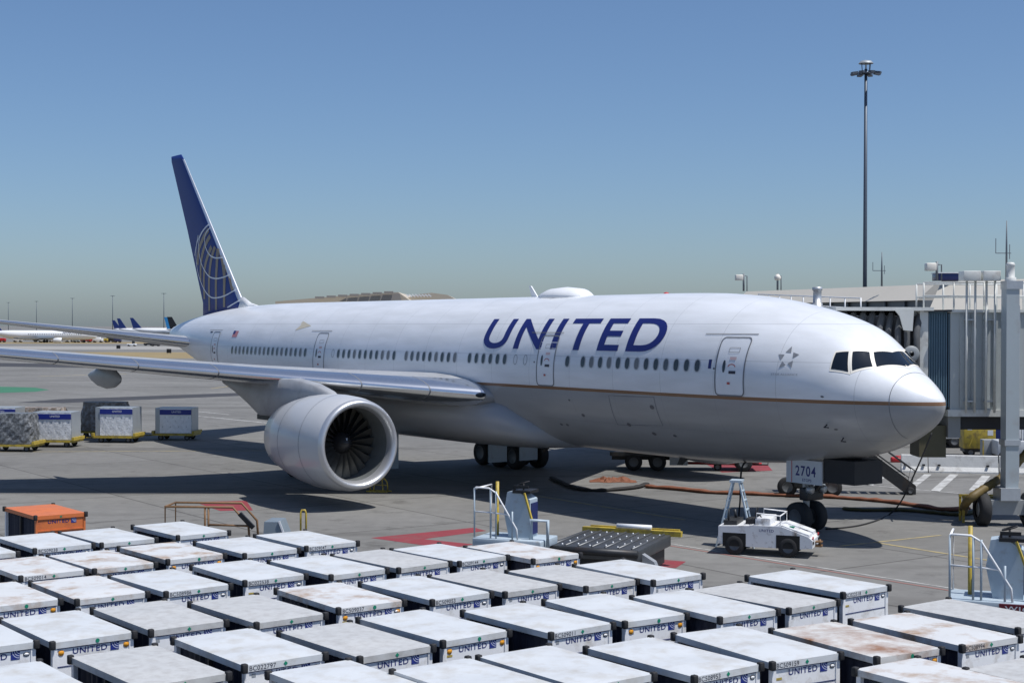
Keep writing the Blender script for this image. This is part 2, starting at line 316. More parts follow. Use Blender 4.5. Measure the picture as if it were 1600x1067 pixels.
def outline(pts_sz, wd, off, m, name, parent, closed=True):      # thin strip on the skin along (s,z) points
    b = MB(); q_ = []; P = []
    for i, p in enumerate(pts_sz):                       # subdivide so that the strip follows the curve of the skin
        if i == len(pts_sz)-1 and not closed: q_.append(p); break
        e = pts_sz[(i+1) % len(pts_sz)]; k = max(1, int(math.dist(p, e)/.12))
        q_ += [(p[0]+(e[0]-p[0])*j/k, p[1]+(e[1]-p[1])*j/k) for j in range(k)]
    pts_sz = q_; n = len(pts_sz)
    for i in range(n):
        p = Vector(pts_sz[i]); a = Vector(pts_sz[(i-1) % n] if closed or i else pts_sz[i]); c = Vector(pts_sz[(i+1) % n] if closed or i < n-1 else pts_sz[i])
        d = (c-a).normalized(); q = Vector((-d.y, d.x))*wd/2; P.append([fz(*(p+q), off), fz(*(p-q), off)])
    if closed: P.append(P[0])
    return b.grid(P, smooth=False).build(name, m, parent)
def rrect(s0, s1, z0, z1, r, n=5):
    out = []
    for cx, cz, a0 in ((s1-r, z1-r, 0), (s0+r, z1-r, 90), (s0+r, z0+r, 180), (s1-r, z0+r, 270)):
        for k in range(n+1): a = R(a0+90*k/n); out.append((cx+r*math.cos(a), cz+r*math.sin(a)))
    return out
def skin_poly(name, pts, off, m, parent, nseg=1):        # filled small shape on the skin, fan from its centre
    c = (sum(p[0] for p in pts)/len(pts), sum(p[1] for p in pts)/len(pts)); n = len(pts)
    return MB().add([fz(*c, off)]+[fz(*p, off) for p in pts], [(0, 1+i, 1+(i+1) % n) for i in range(n)], 0, True).build(name, m, parent)
def skin_patch(name, s0, s1, z0, z1, off, m, parent, nz_=8, ns=3):
    return MB().grid([[fz(s0+(s1-s0)*i/ns, z0+(z1-z0)*j/nz_, off) for j in range(nz_+1)] for i in range(ns+1)]).build(name, m, parent)
REDTXT = mat('red_stencil', (.45, .09, .08), .5)
for s0, s1 in ((6.12, 7.40), (16.62, 17.76), (36.02, 37.16), (49.7, 50.8)):
    dpt = rrect(s0, s1, 4.86, 6.87, .16)
    dr = skin_patch('door', s0+.03, s1-.03, 4.90, 6.84, .012, PANELW, fus)
    outline(dpt, .045, .02, SEAM, 'door_seam', dr)
    sm = (s0+s1)/2
    skin_poly('door_window', [(sm+.26+.075*math.cos(a)*.9, 5.87+.22*math.sin(a)) for a in np.linspace(0, 6.283, 14, endpoint=False)], .022, WINGLASS, dr)
    skin_patch('door_handle', sm-.28, sm+.02, 5.62, 5.72, .022, GREYTXT, dr, 1, 1)
    outline([(sm-.25, 5.86), (sm-.18, 5.93), (sm-.08, 5.95), (sm+.02, 5.93), (sm+.08, 5.86)], .03, .022, REDTXT, 'door_marking', dr, False)
    skin_patch('door_marking', sm-.24, sm+.04, 6.10, 6.20, .022, mat('faint_red_stencil', (.62, .45, .45), .5), dr, 1, 1)
    skin_patch('door_marking', sm-.05, sm+.08, 5.25, 5.33, .022, REDTXT, dr, 1, 1)
    outline(rrect(sm-.30, sm+.16, 6.36, 6.52, .02, 2), .014, .022, SEAM, 'door_marking', dr)
    skin_patch('rain_gutter', s0-.15, s1+.9, 6.98, 7.005, .02, SEAM, fus, 1, 4)
wins = [8.29+.539*i for i in range(13)] + [15.75] + [20.07+.532*i for i in range(6)] + [23.9+.515*i for i in range(9)] + [29.12+.541*i for i in range(11)] + [38.1+.541*i for i in range(18)]
WRIM = mat('window_rim', (.45, .47, .5), .4)
for s in wins:
    wn = skin_poly('window', [(s+.125*math.copysign(abs(math.cos(a))**.8, math.cos(a)), 5.87+.205*math.copysign(abs(math.sin(a))**.8, math.sin(a))) for a in np.linspace(0, 6.283, 18, endpoint=False)], .007, random.choice([WINGLASS]*4+[mat('window_shade_grey', (.17, .18, .19), .4), mat('window_dim', (.10, .11, .12), .15)]), fus)
    outline([(s+.14*math.copysign(abs(math.cos(a))**.8, math.cos(a)), 5.87+.225*math.copysign(abs(math.sin(a))**.8, math.sin(a))) for a in np.linspace(0, 6.283, 18, endpoint=False)], .035, .011, WRIM, 'window_rim', wn)
for s in (19.3, 18.6, 35.1): outline([(s+.12*math.cos(a), 5.87+.2*math.sin(a)) for a in np.linspace(0, 6.283, 18, endpoint=False)], .02, .008, SEAM, 'blanked_window', fus)
# cockpit glazing, from its corners in the photograph
def patch_px(name, quad, off, m, parent, n=6, both=True, grow=0.):
    Q = [hit(*q) for q in quad]; c = np.mean(Q, 0); Q = [np.array(q)+(np.array(q)-c)*grow for q in Q]; obs = []
    for side in ((1, -1) if both else (1,)):
        P = []
        for i in range(n+1):
            row = []
            for j in range(n+1):
                x, y = i/n, j/n; p = (1-x)*(1-y)*Q[0]+x*(1-y)*Q[1]+x*y*Q[2]+(1-x)*y*Q[3]
                l = fsurf(p[0], p[1], off); row.append((l[0], l[1]*side, l[2]))
            P.append(row)
        obs.append(MB().grid(P).build(name, m, parent))
    return obs
for quad in ([(1306.5, 551.5), (1326.5, 549.3), (1325.5, 580.8), (1298.8, 576.5)], [(1333, 550), (1358.7, 550.8), (1364, 573), (1332, 579)], [(1366, 551.3), (1403.5, 554), (1416, 573), (1370, 573.2)]):
    patch_px('cockpit_window_frame', quad, .010, CREAM, fus, grow=.24); patch_px('cockpit_window', quad, .022, GLASS, fus)
# radome seam, lettering, emblem, small markings
MB().grid([[tuple(fsurf(1.12+dx, a, .005)) for dx in (0, .018)] for a in np.linspace(-R(75), R(255), 90)]).build('radome_seam', SEAM, fus)
def skin_text(name, body, s_left, s_right, z0, z1, m, bold=0., parent=fus, off=.012):
    me = text_mesh(body, bold, m); W = max(v.co.x for v in me.vertices)
    bm = bmesh.new(); bm.from_mesh(me)
    for k in range(1, 10): bmesh.ops.bisect_plane(bm, geom=bm.verts[:]+bm.edges[:]+bm.faces[:], plane_co=(0, k/10, 0), plane_no=(0, 1, 0))
    bmesh.ops.triangulate(bm, faces=bm.faces[:])
    a0 = math.asin((z0-5.4)/3.15); a1 = math.asin((z1-5.4)/3.15)
    for v in bm.verts:
        s = s_left+(s_right-s_left)*v.co.x/W; a = a0+(a1-a0)*v.co.y
        zt, zb, wd, zr = [float(q) for q in prof(s)]; aa_ = math.asin(max(-1, min(1, (5.4+3.15*math.sin(a)-zr)/(zt-zr)))); v.co = Vector(fsurf(s, aa_, off))
    bm.to_mesh(me); bm.free(); return link(name, me, parent)
skin_text('title_lettering', 'UNITED', 22.0, 10.35, 6.30, 7.56, NAVYTXT, .017)
s0, a0 = hit(1231, 559)
for k in range(5):
    an = R(90+72*k)
    def stp(r, da): return (s0-r*math.cos(an+da), 6.20+r*math.sin(an+da))
    skin_poly('emblem_star_point', [stp(.40, .0), stp(.24, .62), stp(.19, -.35)], .010, mat('emblem_grey', (.25, .26, .28), .4, var=.4, scale=3), fus)
skin_text('emblem_lettering', 'STAR ALLIANCE', s0+.5, s0-.5, 5.62, 5.69, mat('faint_grey_lettering', (.4, .42, .45), .5), .01)
skin_patch('blue_placard', 7.62, 7.76, 5.78, 6.1, .01, NAVYTXT, fus, 2, 1)
sf, af = hit(367, 523)
fl = skin_patch('flag_marking', sf-.35, sf+.35, 6.6, 6.95, .01, mat('flag_red', (.5, .2, .22), .5), fus, 2, 2); skin_patch('flag_marking', sf+.05, sf+.36, 6.78, 6.96, .016, NAVYTXT, fus, 1, 1)
skin_poly('tan_patch', [(40.0, 7.0), (38.5, 7.25), (39.8, 7.5)], .01, mat('tan_primer', (.55, .5, .4), .6), fus)
skin_patch('small_stencil', 51.1, 51.5, 6.84, 6.92, .01, GREYTXT, fus, 1, 1)
for (u, v) in ((1292, 664), (1318, 684)):                # pitot probes
    s_, a_ = hit(u, v); p = Vector(fsurf(s_, a_)); q = Vector(fsurf(s_, a_, .16))
    MB().tube([p, q, q+Vector((-.22, .02, 0))], .022, 6).build('pitot_probe', DARKMET, fus)
for (u, v, r) in ((1306, 671, .07), (889, 565+60, .06), (912, 649, .1), (877, 663, .09), (887, 664, .09), (982, 663, .12), (1018, 636, .12), (1022, 678, .12), (1055, 680, .09), (1115, 575, .05), (835, 565, .05), (1285, 620, .06)):
    s_, a_ = hit(u, v); b = MB(); n = 12
    b.add([fsurf(s_, a_, .008)]+[fsurf(s_+r*math.cos(t), a_+r*.7*math.sin(t)/3.1, .008) for t in np.linspace(0, 6.283, n, endpoint=False)], [(0, 1+i, 1+(i+1) % n) for i in range(n)]).build('access_port', mat('access_port_grey', (.12, .12, .13), .5), fus)
for quad in ([(950, 617), (1022, 620), (1037, 664), (966, 664)],):
    Q = [hit(*q) for q in quad]; pts = []
    for i in range(4):
        for k in range(6): p = np.array(Q[i])*(1-k/6)+np.array(Q[(i+1) % 4])*k/6; pts.append(fsurf(p[0], p[1], .006))
    n = len(pts); c = np.mean(pts, 0)
    MB().grid([[Vector(p), Vector(p)+(Vector(c)-Vector(p)).normalized()*.03] for p in pts+pts[:1]]).build('cargo_door_seam', SEAM, fus)
# crown fittings
sd_, _ = hit(858, 462)
MB().loft([[(19.8+dx, .85*k*math.cos(t), 8.45+.50*k*max(0, math.sin(t))) for t in np.linspace(0, 2*math.pi, 20, endpoint=False)] for dx, k in ((-1.5, .05), (-1.35, .5), (-.9, .85), (0, 1), (.9, .9), (1.5, .6), (1.75, .05))]).build('satellite_antenna_dome', WHITE, fus)
MB().prism([(21.9, 8.5), (22.35, 8.5), (22.6, 9.05), (22.45, 9.05)], -.03, .03).build('blade_antenna', WHITE, fus)
MB().lathe([(8.5, .16), (8.62, .15), (8.7, .08), (8.72, 0.001)], 14, 'Z', (13.4, 0, -.1)).build('beacon_light', RED, fus)
MB().prism([(12.0, 2.2), (12.5, 2.2), (12.7, 1.85), (12.45, 1.85)], -.03, .03).build('blade_antenna', DARKMET, fus)
MB().prism([(21.0, 2.0), (21.4, 2.0), (21.6, 1.72), (21.4, 1.72)], -.03, .03).build('blade_antenna', DARKMET, fus)
# belly fairing
BELLY = mat('grey_belly_paint', (.33, .335, .345), .34, var=.08, scale=1.2, coat=.2)
def sup(s, hw, zt, zb, n=48, e=2.6):
    out = []
    for t in np.linspace(0, 2*math.pi, n, endpoint=False):
        c, q = math.cos(t), math.sin(t); zc = (zt+zb)/2
        out.append((s, hw*math.copysign(abs(c)**(2/e), c), zc+(zt-zb)/2*math.copysign(abs(q)**(2/e), q)))
    return out
MB().loft([sup(18.2, 1.2, 3.0, 2.16), sup(19.2, 2.5, 3.6, 2.08), sup(20.5, 3.15, 4.3, 1.99), sup(22, 3.42, 4.62, 1.94), sup(25, 3.6, 4.7, 1.9), sup(31, 3.65, 4.7, 1.9), sup(35, 3.5, 4.6, 1.92), sup(38, 2.9, 4.0, 2.02), sup(40.5, 1.2, 3.0, 2.2)]).build('belly_fairing', BELLY, plane)
# wings and tail planes
def foil(n=14, x1=1.):
    xs = [x1*(1-math.cos(math.pi*i/n))/2 for i in range(n+1)]
    th = lambda x: 5*(.2969*math.sqrt(x)-.126*x-.3516*x*x+.2843*x**3-.1036*x**4)
    return [(x, th(x)) for x in reversed(xs)]+[(x, -th(x)) for x in xs[1:]]
def surface(name, secs, m, parent, side=1, x1=1., grow=0., vertical=False, cap=True):
    rings = []
    for (t, sle, ch, zle, tc_) in secs:
        ring = []
        for x, y in foil(14, x1):
            q = y*(tc_*ch+grow); sx = sle+x*ch-grow*(1-x/x1 if x1 < 1 else 0)
            cam_ = .02*ch*math.sin(math.pi*min(1, x)) if not vertical else 0
            ring.append((sx, t*side, zle+q+cam_-x*ch*.02) if not vertical else (sx, q, t))
        rings.append(ring)
    b = MB(); n = len(rings[0]); V = [p for r in rings for p in r]; Fc = []
    for i in range(len(rings)-1):
        for k in range(n-1): Fc.append((i*n+k, i*n+k+1, (i+1)*n+k+1, (i+1)*n+k))
        if x1 >= 1: Fc.append((i*n+n-1, i*n, (i+1)*n, (i+1)*n+n-1))
    if cap: Fc += [tuple(range(n))[::-1], tuple((len(rings)-1)*n+k for k in range(n))]
    return b.add(V, Fc, 0, True).build(name, m, parent)
WINGP = mat('wing_grey_paint', (.36, .37, .385), .38, var=.1, scale=.8, stain=(.26, .26, .27), stain_amt=.38, stain_scale=.7)
SLAT = mat('polished_slat_metal', (.74, .76, .79), .22, .92, var=.06, scale=2)
WSEC = [(2.6, 20.85, 14.4, 4.22, .105), (3.3, 21.3, 13.9, 4.30, .105), (6.5, 23.5, 11.2, 4.63, .10), (10.4, 26.18, 8.8, 5.03, .095), (16, 30.03, 7.2, 5.58, .09), (22, 34.15, 5.3, 6.2, .09), (28, 38.27, 3.5, 6.95, .09), (31.4, 40.9, 2.1, 7.45, .08), (32, 41.7, 1.3, 7.55, .06)]
for side in (1, -1):
    wg = surface('wing', WSEC, WINGP, plane, side)
    surface('leading_edge_slat', WSEC[1:-1], SLAT, wg, side, x1=.11, grow=.035, cap=False)
    for tg in (5.2, 7.6, 12.6, 15.4, 18.2, 21.4, 24.6):       # gaps between the slats
        sec = []
        for t_ in (tg, tg+.05):
            i = max(k for k in range(len(WSEC)) if WSEC[k][0] <= t_); a, b_ = WSEC[i], WSEC[i+1]; k = (t_-a[0])/(b_[0]-a[0]); sec.append((t_, *[a[j]*(1-k)+b_[j]*k for j in (1, 2, 3, 4)]))
        surface('slat_gap', sec, SEAM, wg, side, x1=.115, grow=.043, cap=False)
    for t_, L_, dz in ((7.2, 4.6, .62), (14.6, 4.4, .55), (20.3, 3.6, .45), (25.5, 2.6, .35)):     # flap track fairings
        i = max(k for k in range(len(WSEC)) if WSEC[k][0] <= t_); a, b_ = WSEC[i], WSEC[i+1]; k = (t_-a[0])/(b_[0]-a[0]); se, ch, zl = [a[j]*(1-k)+b_[j]*k for j in (1, 2, 3)]
        x0 = se+ch*.62; z0 = zl-ch*.05
        MB().loft([[(x0+L_*x, side*t_+.28*r*math.cos(q), z0-dz*.45*(1-.3*x)+dz*r*math.sin(q)*.95) for q in np.linspace(0, 2*math.pi, 16, endpoint=False)] for x, r in ((0, .03), (.06, .4), (.2, .8), (.42, 1), (.65, .85), (.88, .4), (1, .03))]).build('flap_track_fairing', WINGP, wg)
    p = Vector((21.52, side*3.55, 4.33))
    MB().loft([[(p.x-.02+dx, p.y+.30*side*(1-.0)*math.cos(q)*r, p.z+.12*r*math.sin(q)) for q in np.linspace(0, 6.283, 14, endpoint=False)] for dx, r in ((-.28, .9), (-.30, .5), (-.31, .05))]).build('landing_light', GLASS, wg)
    # fixed metal strake leading edge at the root
    HS = [(.8, 54.2, 7.6, 6.05, .10), (1.6, 54.9, 7.1, 6.17, .10), (6, 58.35, 4.9, 6.76, .09), (11.4, 62.5, 2.6, 7.46, .09), (12.3, 63.3, 1.9, 7.58, .07)]
    hs = surface('horizontal_stabilizer', HS, WINGP, plane, side)
    surface('stabilizer_leading_edge', HS[1:], SLAT, hs, side, x1=.07, grow=.03, cap=False)
    # engine
    E0 = Vector((19.8, 10.2*side, 2.60))
    nac = MB().lathe([(.19, 1.772), (.28, 1.79), (.7, 1.865), (1.6, 1.915), (2.6, 1.91), (3.6, 1.82), (4.6, 1.65), (5.6, 1.43), (5.58, 1.38), (4.6, 1.45)], 56, c=E0).build('engine_nacelle', mat('nacelle_grey_paint', (.52, .53, .545), .3, var=.05, scale=1, coat=.3), plane)
    MB().lathe([(.2, 1.775), (.12, 1.75), (.05, 1.71), (0, 1.645), (.02, 1.58), (.08, 1.53), (.18, 1.48), (.42, 1.435)], 56, c=E0).build('inlet_lip', mat('lip_metal', (.60, .61, .63), .38, .7, var=.05), nac)
    MB().lathe([(.42, 1.434), (.9, 1.45), (1.9, 1.46)], 48, c=E0).build('inlet_duct', mat('duct_grey', (.13, .14, .14), .5, var=.2), nac)
    MB().lathe([(1.75, 1.455), (1.75, .02)], 48, c=E0).build('fan_stator', mat('fan_dark', (.01, .01, .011), .6), nac)
    MB().lathe([(.95, .001), (1.0, .1), (1.2, .28), (1.45, .42), (1.7, .47)], 24, c=E0).build('fan_spinner', mat('spinner_black', (.02, .02, .022), .4), nac)
    MB().grid([[(E0.x+1.02+.30*k-.012, E0.y+r_*math.cos(a), E0.z+r_*math.sin(a)) for a, r_ in ((R(60)+k*1.2, (.12+.22*k)*1.04), (R(80)+k*1.2, (.12+.22*k)*1.04))] for k in np.linspace(0, .6, 5)]).build('spinner_swirl', WHITE, nac)
    FANM = mat('fan_blade_metal', (.2, .19, .17), .4, .7, var=.1)
    for k in range(22):
        a = 2*math.pi*k/22; P = []
        for i in range(6):
            r_ = .44+(1.435-.44)*i/5; tw = R(20+42*i/5); row = []
            for j in range(3):
                c_ = (j-1)*.17; da = c_*math.sin(tw)/r_; row.append((E0.x+1.52+c_*math.cos(tw), E0.y+r_*math.cos(a+da), E0.z+r_*math.sin(a+da)))
            P.append(row)
        MB().grid(P).build('fan_blade', FANM, nac)
    MB().lathe([(4.4, 1.1), (5.4, 1.02), (6.3, .86), (7.0, .7), (6.98, .64), (6.2, .5)], 32, c=E0).build('core_nozzle', mat('core_metal', (.2, .18, .16), .4, .8), nac)
    MB().lathe([(6.2, .5), (7.0, .36), (7.9, .02)], 24, c=E0).build('exhaust_plug', DARKMET, nac)
    outline_r = MB().lathe([(1.55, 1.918), (1.57, 1.919)], 56, c=E0).build('cowl_seam', SEAM, nac); MB().lathe([(3.55, 1.829), (3.575, 1.827)], 56, c=E0).build('cowl_seam', SEAM, nac)
    py = []
    for x, zb, zt, hw in ((21.5, 4.30, 4.36, .08), (22.2, 4.25, 4.62, .26), (23.4, 4.0, 4.88, .33), (25.2, 3.6, 5.05, .36), (26.6, 3.35, 5.0, .36), (28.2, 3.32, 4.95, .34), (29.4, 3.75, 4.9, .28), (31.2, 4.3, 4.8, .18), (32.6, 4.62, 4.75, .05)):
        py.append([(x, E0.y+hw*c_, z) for c_, z in ((-1, zb+.08), (-.6, zb), (.6, zb), (1, zb+.08), (1, (zb+zt)/2), (.85, zt-.06), (.5, zt), (-.5, zt), (-.85, zt-.06), (-1, (zb+zt)/2))])
    pyl = MB().loft(py).build('engine_pylon', WINGP, plane)
    MB().box((27.2, E0.y, 3.28), (2.6, .5, .22)).build('pylon_heat_shield', DARKMET, pyl)
# fin: chord line read off the photograph
def fin_px(u, v):                                       # pixel -> (station, height) in the centre plane
    k = (u-800)/FPX; s = (NX-k*NY)/(k*AFT[1]-AFT[0]); Y = NY+AFT[1]*s; return s, bpY(u, v, Y).z
FS = [(7.9, 51.6, 6.6, 0, .09), (8.7, 52.2, 6.0, 0, .09), (13.5, 56.75, 3.95, 0, .09), (18.2, 61.25, 2.1, 0, .09), (18.55, 61.7, 1.7, 0, .05)]
FINP = mat('fin_navy_paint', (.005, .028, .19), .5, var=.08)
fin = surface('vertical_fin', FS, FINP, plane, vertical=True)
surface('fin_leading_edge', FS[1:-1], mat('fin_edge_metal', (.75, .77, .8), .3, .7), fin, x1=.05, grow=.03, vertical=True, cap=False)
def fin_y(s, z):
    i = max(0, min(len(FS)-2, max([k for k in range(len(FS)) if FS[k][0] <= z] or [0]))); a, b = FS[i], FS[i+1]; k = (z-a[0])/(b[0]-a[0])
    le, ch, tc_ = [a[j]*(1-k)+b[j]*k for j in (1, 2, 4)]; x = min(.999, max(.001, (s-le)/ch))
    return 5*tc_*ch*(.2969*math.sqrt(x)-.126*x-.3516*x*x+.2843*x**3-.1036*x**4), le, ch
def fin_strip(name, px, wd, m, off):
    P = [Vector(fin_px(240+a/3.558, 220+b/3.558)) for a, b in px]; Q = []
    for i in range(len(P)-1):
        for k in range(6):
            t = k/6; p0, p1, p2, p3 = P[max(0, i-1)], P[i], P[i+1], P[min(len(P)-1, i+2)]
            Q.append(.5*((2*p1)+(p2-p0)*t+(2*p0-5*p1+4*p2-p3)*t*t+(3*p1-p0-3*p2+p3)*t**3))
    Q.append(P[-1]); rows = []
    for i, p in enumerate(Q):
        d = (Q[min(i+1, len(Q)-1)]-Q[max(i-1, 0)]).normalized(); n = Vector((-d.y, d.x))*wd/2; row = []
        for e in (p+n, p, p-n):
            y, le, ch = fin_y(e.x, e.y); sx = min(max(e.x, le+.10), le+ch*.985); row.append((sx, fin_y(sx, e.y)[0]+off, e.y))
        rows.append(row)
    return MB().grid(rows, smooth=False).build(name, m, fin)
GOLD = mat('fin_gold_grey', (.27, .21, .14), .4); FWH = mat('fin_white_line', (.7, .72, .76), .4)
for px in ([(320, 945), (322, 800), (335, 680), (355, 590)], [(365, 940), (366, 800), (370, 690), (368, 600)], [(415, 925), (412, 770), (400, 690), (380, 610)], [(287, 880), (290, 760), (305, 680), (338, 590)], [(266, 780), (272, 690), (292, 610), (328, 530)], [(250, 690), (262, 610), (290, 545), (318, 495)], [(490, 890), (482, 850), (470, 830)], [(455, 830), (430, 740), (395, 650)]):
    fin_strip('globe_meridian', px, .33, GOLD, .012)
for px in ([(316, 464), (280, 515), (250, 575), (233, 640)], [(324, 482), (303, 525), (303, 580), (325, 630), (360, 652), (398, 648)], [(318, 464), (275, 530), (262, 600), (278, 685), (318, 748), (360, 766), (405, 760), (440, 740)], [(262, 525), (243, 620), (250, 730), (285, 820), (330, 868), (380, 872), (430, 856), (475, 822)], [(435, 927), (468, 905), (498, 880)]):
    fin_strip('globe_arc', px, .085, FWH, .016)
MB().loft([[(x, hw*c_, zz) for c_, zz in ((-1, zl), (1, zl), (.3, zt), (-.3, zt))] for x, hw, zl, zt in ((50.0, .05, 8.38, 8.44), (51.2, .25, 8.2, 8.62), (52.3, .35, 8.1, 9.0))]).build('fin_root_fillet', WHITE, fin)
# landing gear
RIM = mat('wheel_rim_grey', (.13, .135, .14), .5, .3, var=.3, scale=8)
def wheel(name, c, r, wd, parent, rim_m=RIM):
    t = MB().lathe([(-wd/2, r*.55), (-wd/2, r*.88), (-wd*.36, r*.98), (-wd*.15, r), (wd*.15, r), (wd*.36, r*.98), (wd/2, r*.88), (wd/2, r*.55)], 28, 'Y', c).build(name, TYRE, parent)
    MB().lathe([(-wd*.42, .001), (-wd*.42, r*.5), (-wd*.5, r*.56), (wd*.5, r*.56), (wd*.42, r*.5), (wd*.42, .001)], 20, 'Y', c).build('wheel_rim', rim_m, t); return t
ng = MB().tube([(5.89, 0, 2.7), (5.89, 0, .56)], [.16, .11], 14).build('nose_gear_strut', mat('gear_white', (.6, .61, .62), .4, var=.1), plane)
MB().tube([(5.89, -.5, .54), (5.89, .5, .54)], .09, 10).build('axle', DARKMET, ng)
for y in (-.38, .38): wheel('wheel', (5.89, y, .54), .54, .40, ng)
MB().bar((5.89, 0, 1.15), (5.25, 0, 1.75), .14).build('drag_brace', DARKMET, ng)
MB().rbox((5.45, -.42, 1.15), (5.85, .42, 1.6), .05).build('steering_unit', DARKMET, ng)
for y in (-.32, .32): MB().lathe([(-.1, .001), (-.1, .14), (.06, .15), (.06, .001)], 12, 'X', (5.42, y, 1.55)).build('taxi_light', GALV, ng)
nd = MB().bbox((4.45, .72, 1.80), (6.12, .77, 2.62)).build('nose_gear_door', mat('door_grey', (.55, .58, .6), .4, var=.05), plane)
MB().bbox((4.45, -.77, 1.80), (6.12, -.72, 2.62)).build('nose_gear_door', MATS['door_grey'], plane)
FLIP = Matrix(((-1, 0, 0), (0, 0, 1), (0, 1, 0)))      # lettering plane facing starboard, reading towards the nose
text_part('door_number', '2704', nd, (5.68, .774, 2.06), .36, .95, FLIP, .02)
text_part('door_number', 'ETOPS', nd, (5.35, .774, 1.88), .10, .42, FLIP, .01)
MB().bbox((5.84, .772, 1.81), (5.87, .776, 2.6)).build('door_stripe', RED, nd)
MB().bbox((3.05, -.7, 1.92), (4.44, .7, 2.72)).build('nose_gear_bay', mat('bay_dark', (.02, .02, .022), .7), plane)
for side in (1, -1):
    y0 = 5.5*side
    mg = MB().tube([(31.6, y0-.5*side, 4.0), (31.77, y0, .75)], [.26, .2], 14).build('main_gear_strut', GALV, plane)
    MB().bar((30.2, y0, .68), (33.3, y0, .68), .3, .34).build('bogie_beam', DARKMET, mg)
    for dx in (-1.46, 0, 1.46):
        MB().tube([(31.77+dx, y0-.8, .66), (31.77+dx, y0+.8, .66)], .1, 8).build('axle', DARKMET, mg)
        for dy in (-.70, .70): wheel('wheel', (31.77+dx, y0+dy, .66), .66, .5, mg)
    MB().bar((31.7, y0, 1.6), (29.9, y0-1.0*side, 3.4), .16).build('drag_brace', DARKMET, mg)
    MB().bar((31.7, y0, 1.8), (31.8, y0-2.2*side, 3.2), .16).build('side_brace', DARKMET, mg)
    MB().bbox((30.9, y0+.42*side, 1.5), (32.3, y0+.48*side, 3.7)).build('main_gear_door', BLUEGREY, mg)
    for ya, yb in ((2.6, 3.7), (4.5, 5.6)): MB().bbox((29.55, ya*side, .5), (29.62, yb*side, 2.4)).build('main_gear_door', BLUEGREY, mg)

# ------------------------------------------------------------------ bag carts
CW, CL, CZ = 1.44, 2.54, 2.0
def roof_mat(name, base, rust, amt, sc_=1.6):
    return mat(name, base, .4, var=.06, scale=2.5, stain=rust, stain_amt=amt, stain_scale=sc_, bump=.3, bscale=3.5, rnd=True)
ROOFS = [roof_mat('roof_clean_white', (.61, .63, .64), (.50, .485, .45), .42, 2.2), roof_mat('roof_chalky_grey', (.54, .54, .525), (.44, .43, .41), .46, 5), roof_mat('roof_rust_stained', (.64, .645, .64), (.36, .22, .11), .40, 1.6), roof_mat('roof_very_rusty', (.62, .61, .58), (.27, .11, .03), .43, 1.1)]
def roof_mesh(seed, m):
    rnd = random.Random(seed); ph = [rnd.uniform(0, 6) for _ in range(6)]; b = MB(); nx, ny = 10, 16; P = []
    for i in range(nx+1):
        row = []
        for j in range(ny+1):
            x, y = i/nx, j/ny; e = min(x, 1-x, y, 1-y)
            z = CZ - .012 + .028*math.sin(math.pi*x)*math.sin(math.pi*y)**.5 + (0 if e == 0 else .010*(math.sin(9*y+ph[0])+math.sin(5*x+7*y+ph[1])*.8+math.sin(14*y+ph[2])*.5))*min(1, e*6)
            row.append((-CW/2+CW*x, -CL/2+CL*y, z))
        P.append(row)
    b.grid(P)
    r = .02                                             # fascia folded down all round
    ring = [(-CW/2, -CL/2), (CW/2, -CL/2), (CW/2, CL/2), (-CW/2, CL/2)]
    for (x0, y0), (x1, y1) in zip(ring, ring[1:]+ring[:1]):
        b.add([(x0, y0, CZ-.013), (x1, y1, CZ-.013), (x1, y1, CZ-.115), (x0, y0, CZ-.115)], [(0, 1, 2, 3)])
    b.add([(x*.98, y*.985, CZ-.114) for x, y in ring], [(3, 2, 1, 0)])
    return b.mesh('roof', m)
ROOFM = {(k, sd): roof_mesh(10*k+sd, ROOFS[k]) for k in range(4) for sd in range(3)}
ROOFO = roof_mesh(99, ORANGE)
def shared(name, fn, mats):
    b = MB(); fn(b); return b.mesh(name, mats)
def _front(b):
    b.bbox((-CW/2+.015, -CL/2+.03, .62), (CW/2-.015, -CL/2+.07, CZ-.117))
    b.bbox((-CW/2+.01, -CL/2+.012, .55), (-CW/2+.09, -CL/2+.1, CZ-.116)); b.bbox((CW/2-.09, -CL/2+.012, .55), (CW/2-.01, -CL/2+.1, CZ-.116))
    b.bbox((-CW/2+.09, -CL/2+.008, 1.28), (CW/2-.09, -CL/2+.03, 1.34))
def _back(b):
    b.bbox((-CW/2+.015, CL/2-.07, .62), (CW/2-.015, CL/2-.03, CZ-.117))
    b.bbox((-CW/2+.01, CL/2-.1, .55), (-CW/2+.09, CL/2-.012, CZ-.116)); b.bbox((CW/2-.09, CL/2-.1, .55), (CW/2-.01, CL/2-.012, CZ-.116))
def _curt(sx):
    def fn(b):
        n = 40; P = []
        for i in range(n+1):
            y = -CL/2+.1+(CL-.2)*i/n; x = sx*(CW/2-.10+.022*math.sin(i*1.9)+.01*math.sin(i*.7)); P.append([(x, y, .62), (x, y, 1.3), (x, y, CZ-.16)])
        b.grid(P)
    return fn
def _chassis(b):
    b.bbox((-CW/2+.02, -CL/2+.02, .46), (CW/2-.02, CL/2-.02, .549)); b.bbox((-.35, -CL/2+.1, .3), (.35, CL/2-.1, .459))
    for y in (-.85, .85): b.tube([(-CW/2+.1, y, .22), (CW/2-.1, y, .22)], .04, 8)
def _post(b):
    for y in (0,):
        for sx in (-1, 1): b.bbox((sx*(CW/2-.06), y-.03, .55), (sx*(CW/2-.015), y+.03, CZ-.117))
def _tow(b): b.bar((0, -CL/2-.02, .36), (0, -CL/2-.38, .30), .07); b.tube([(0, -CL/2-.36, .3), (0, -CL/2-.46, .3)], .05, 8)
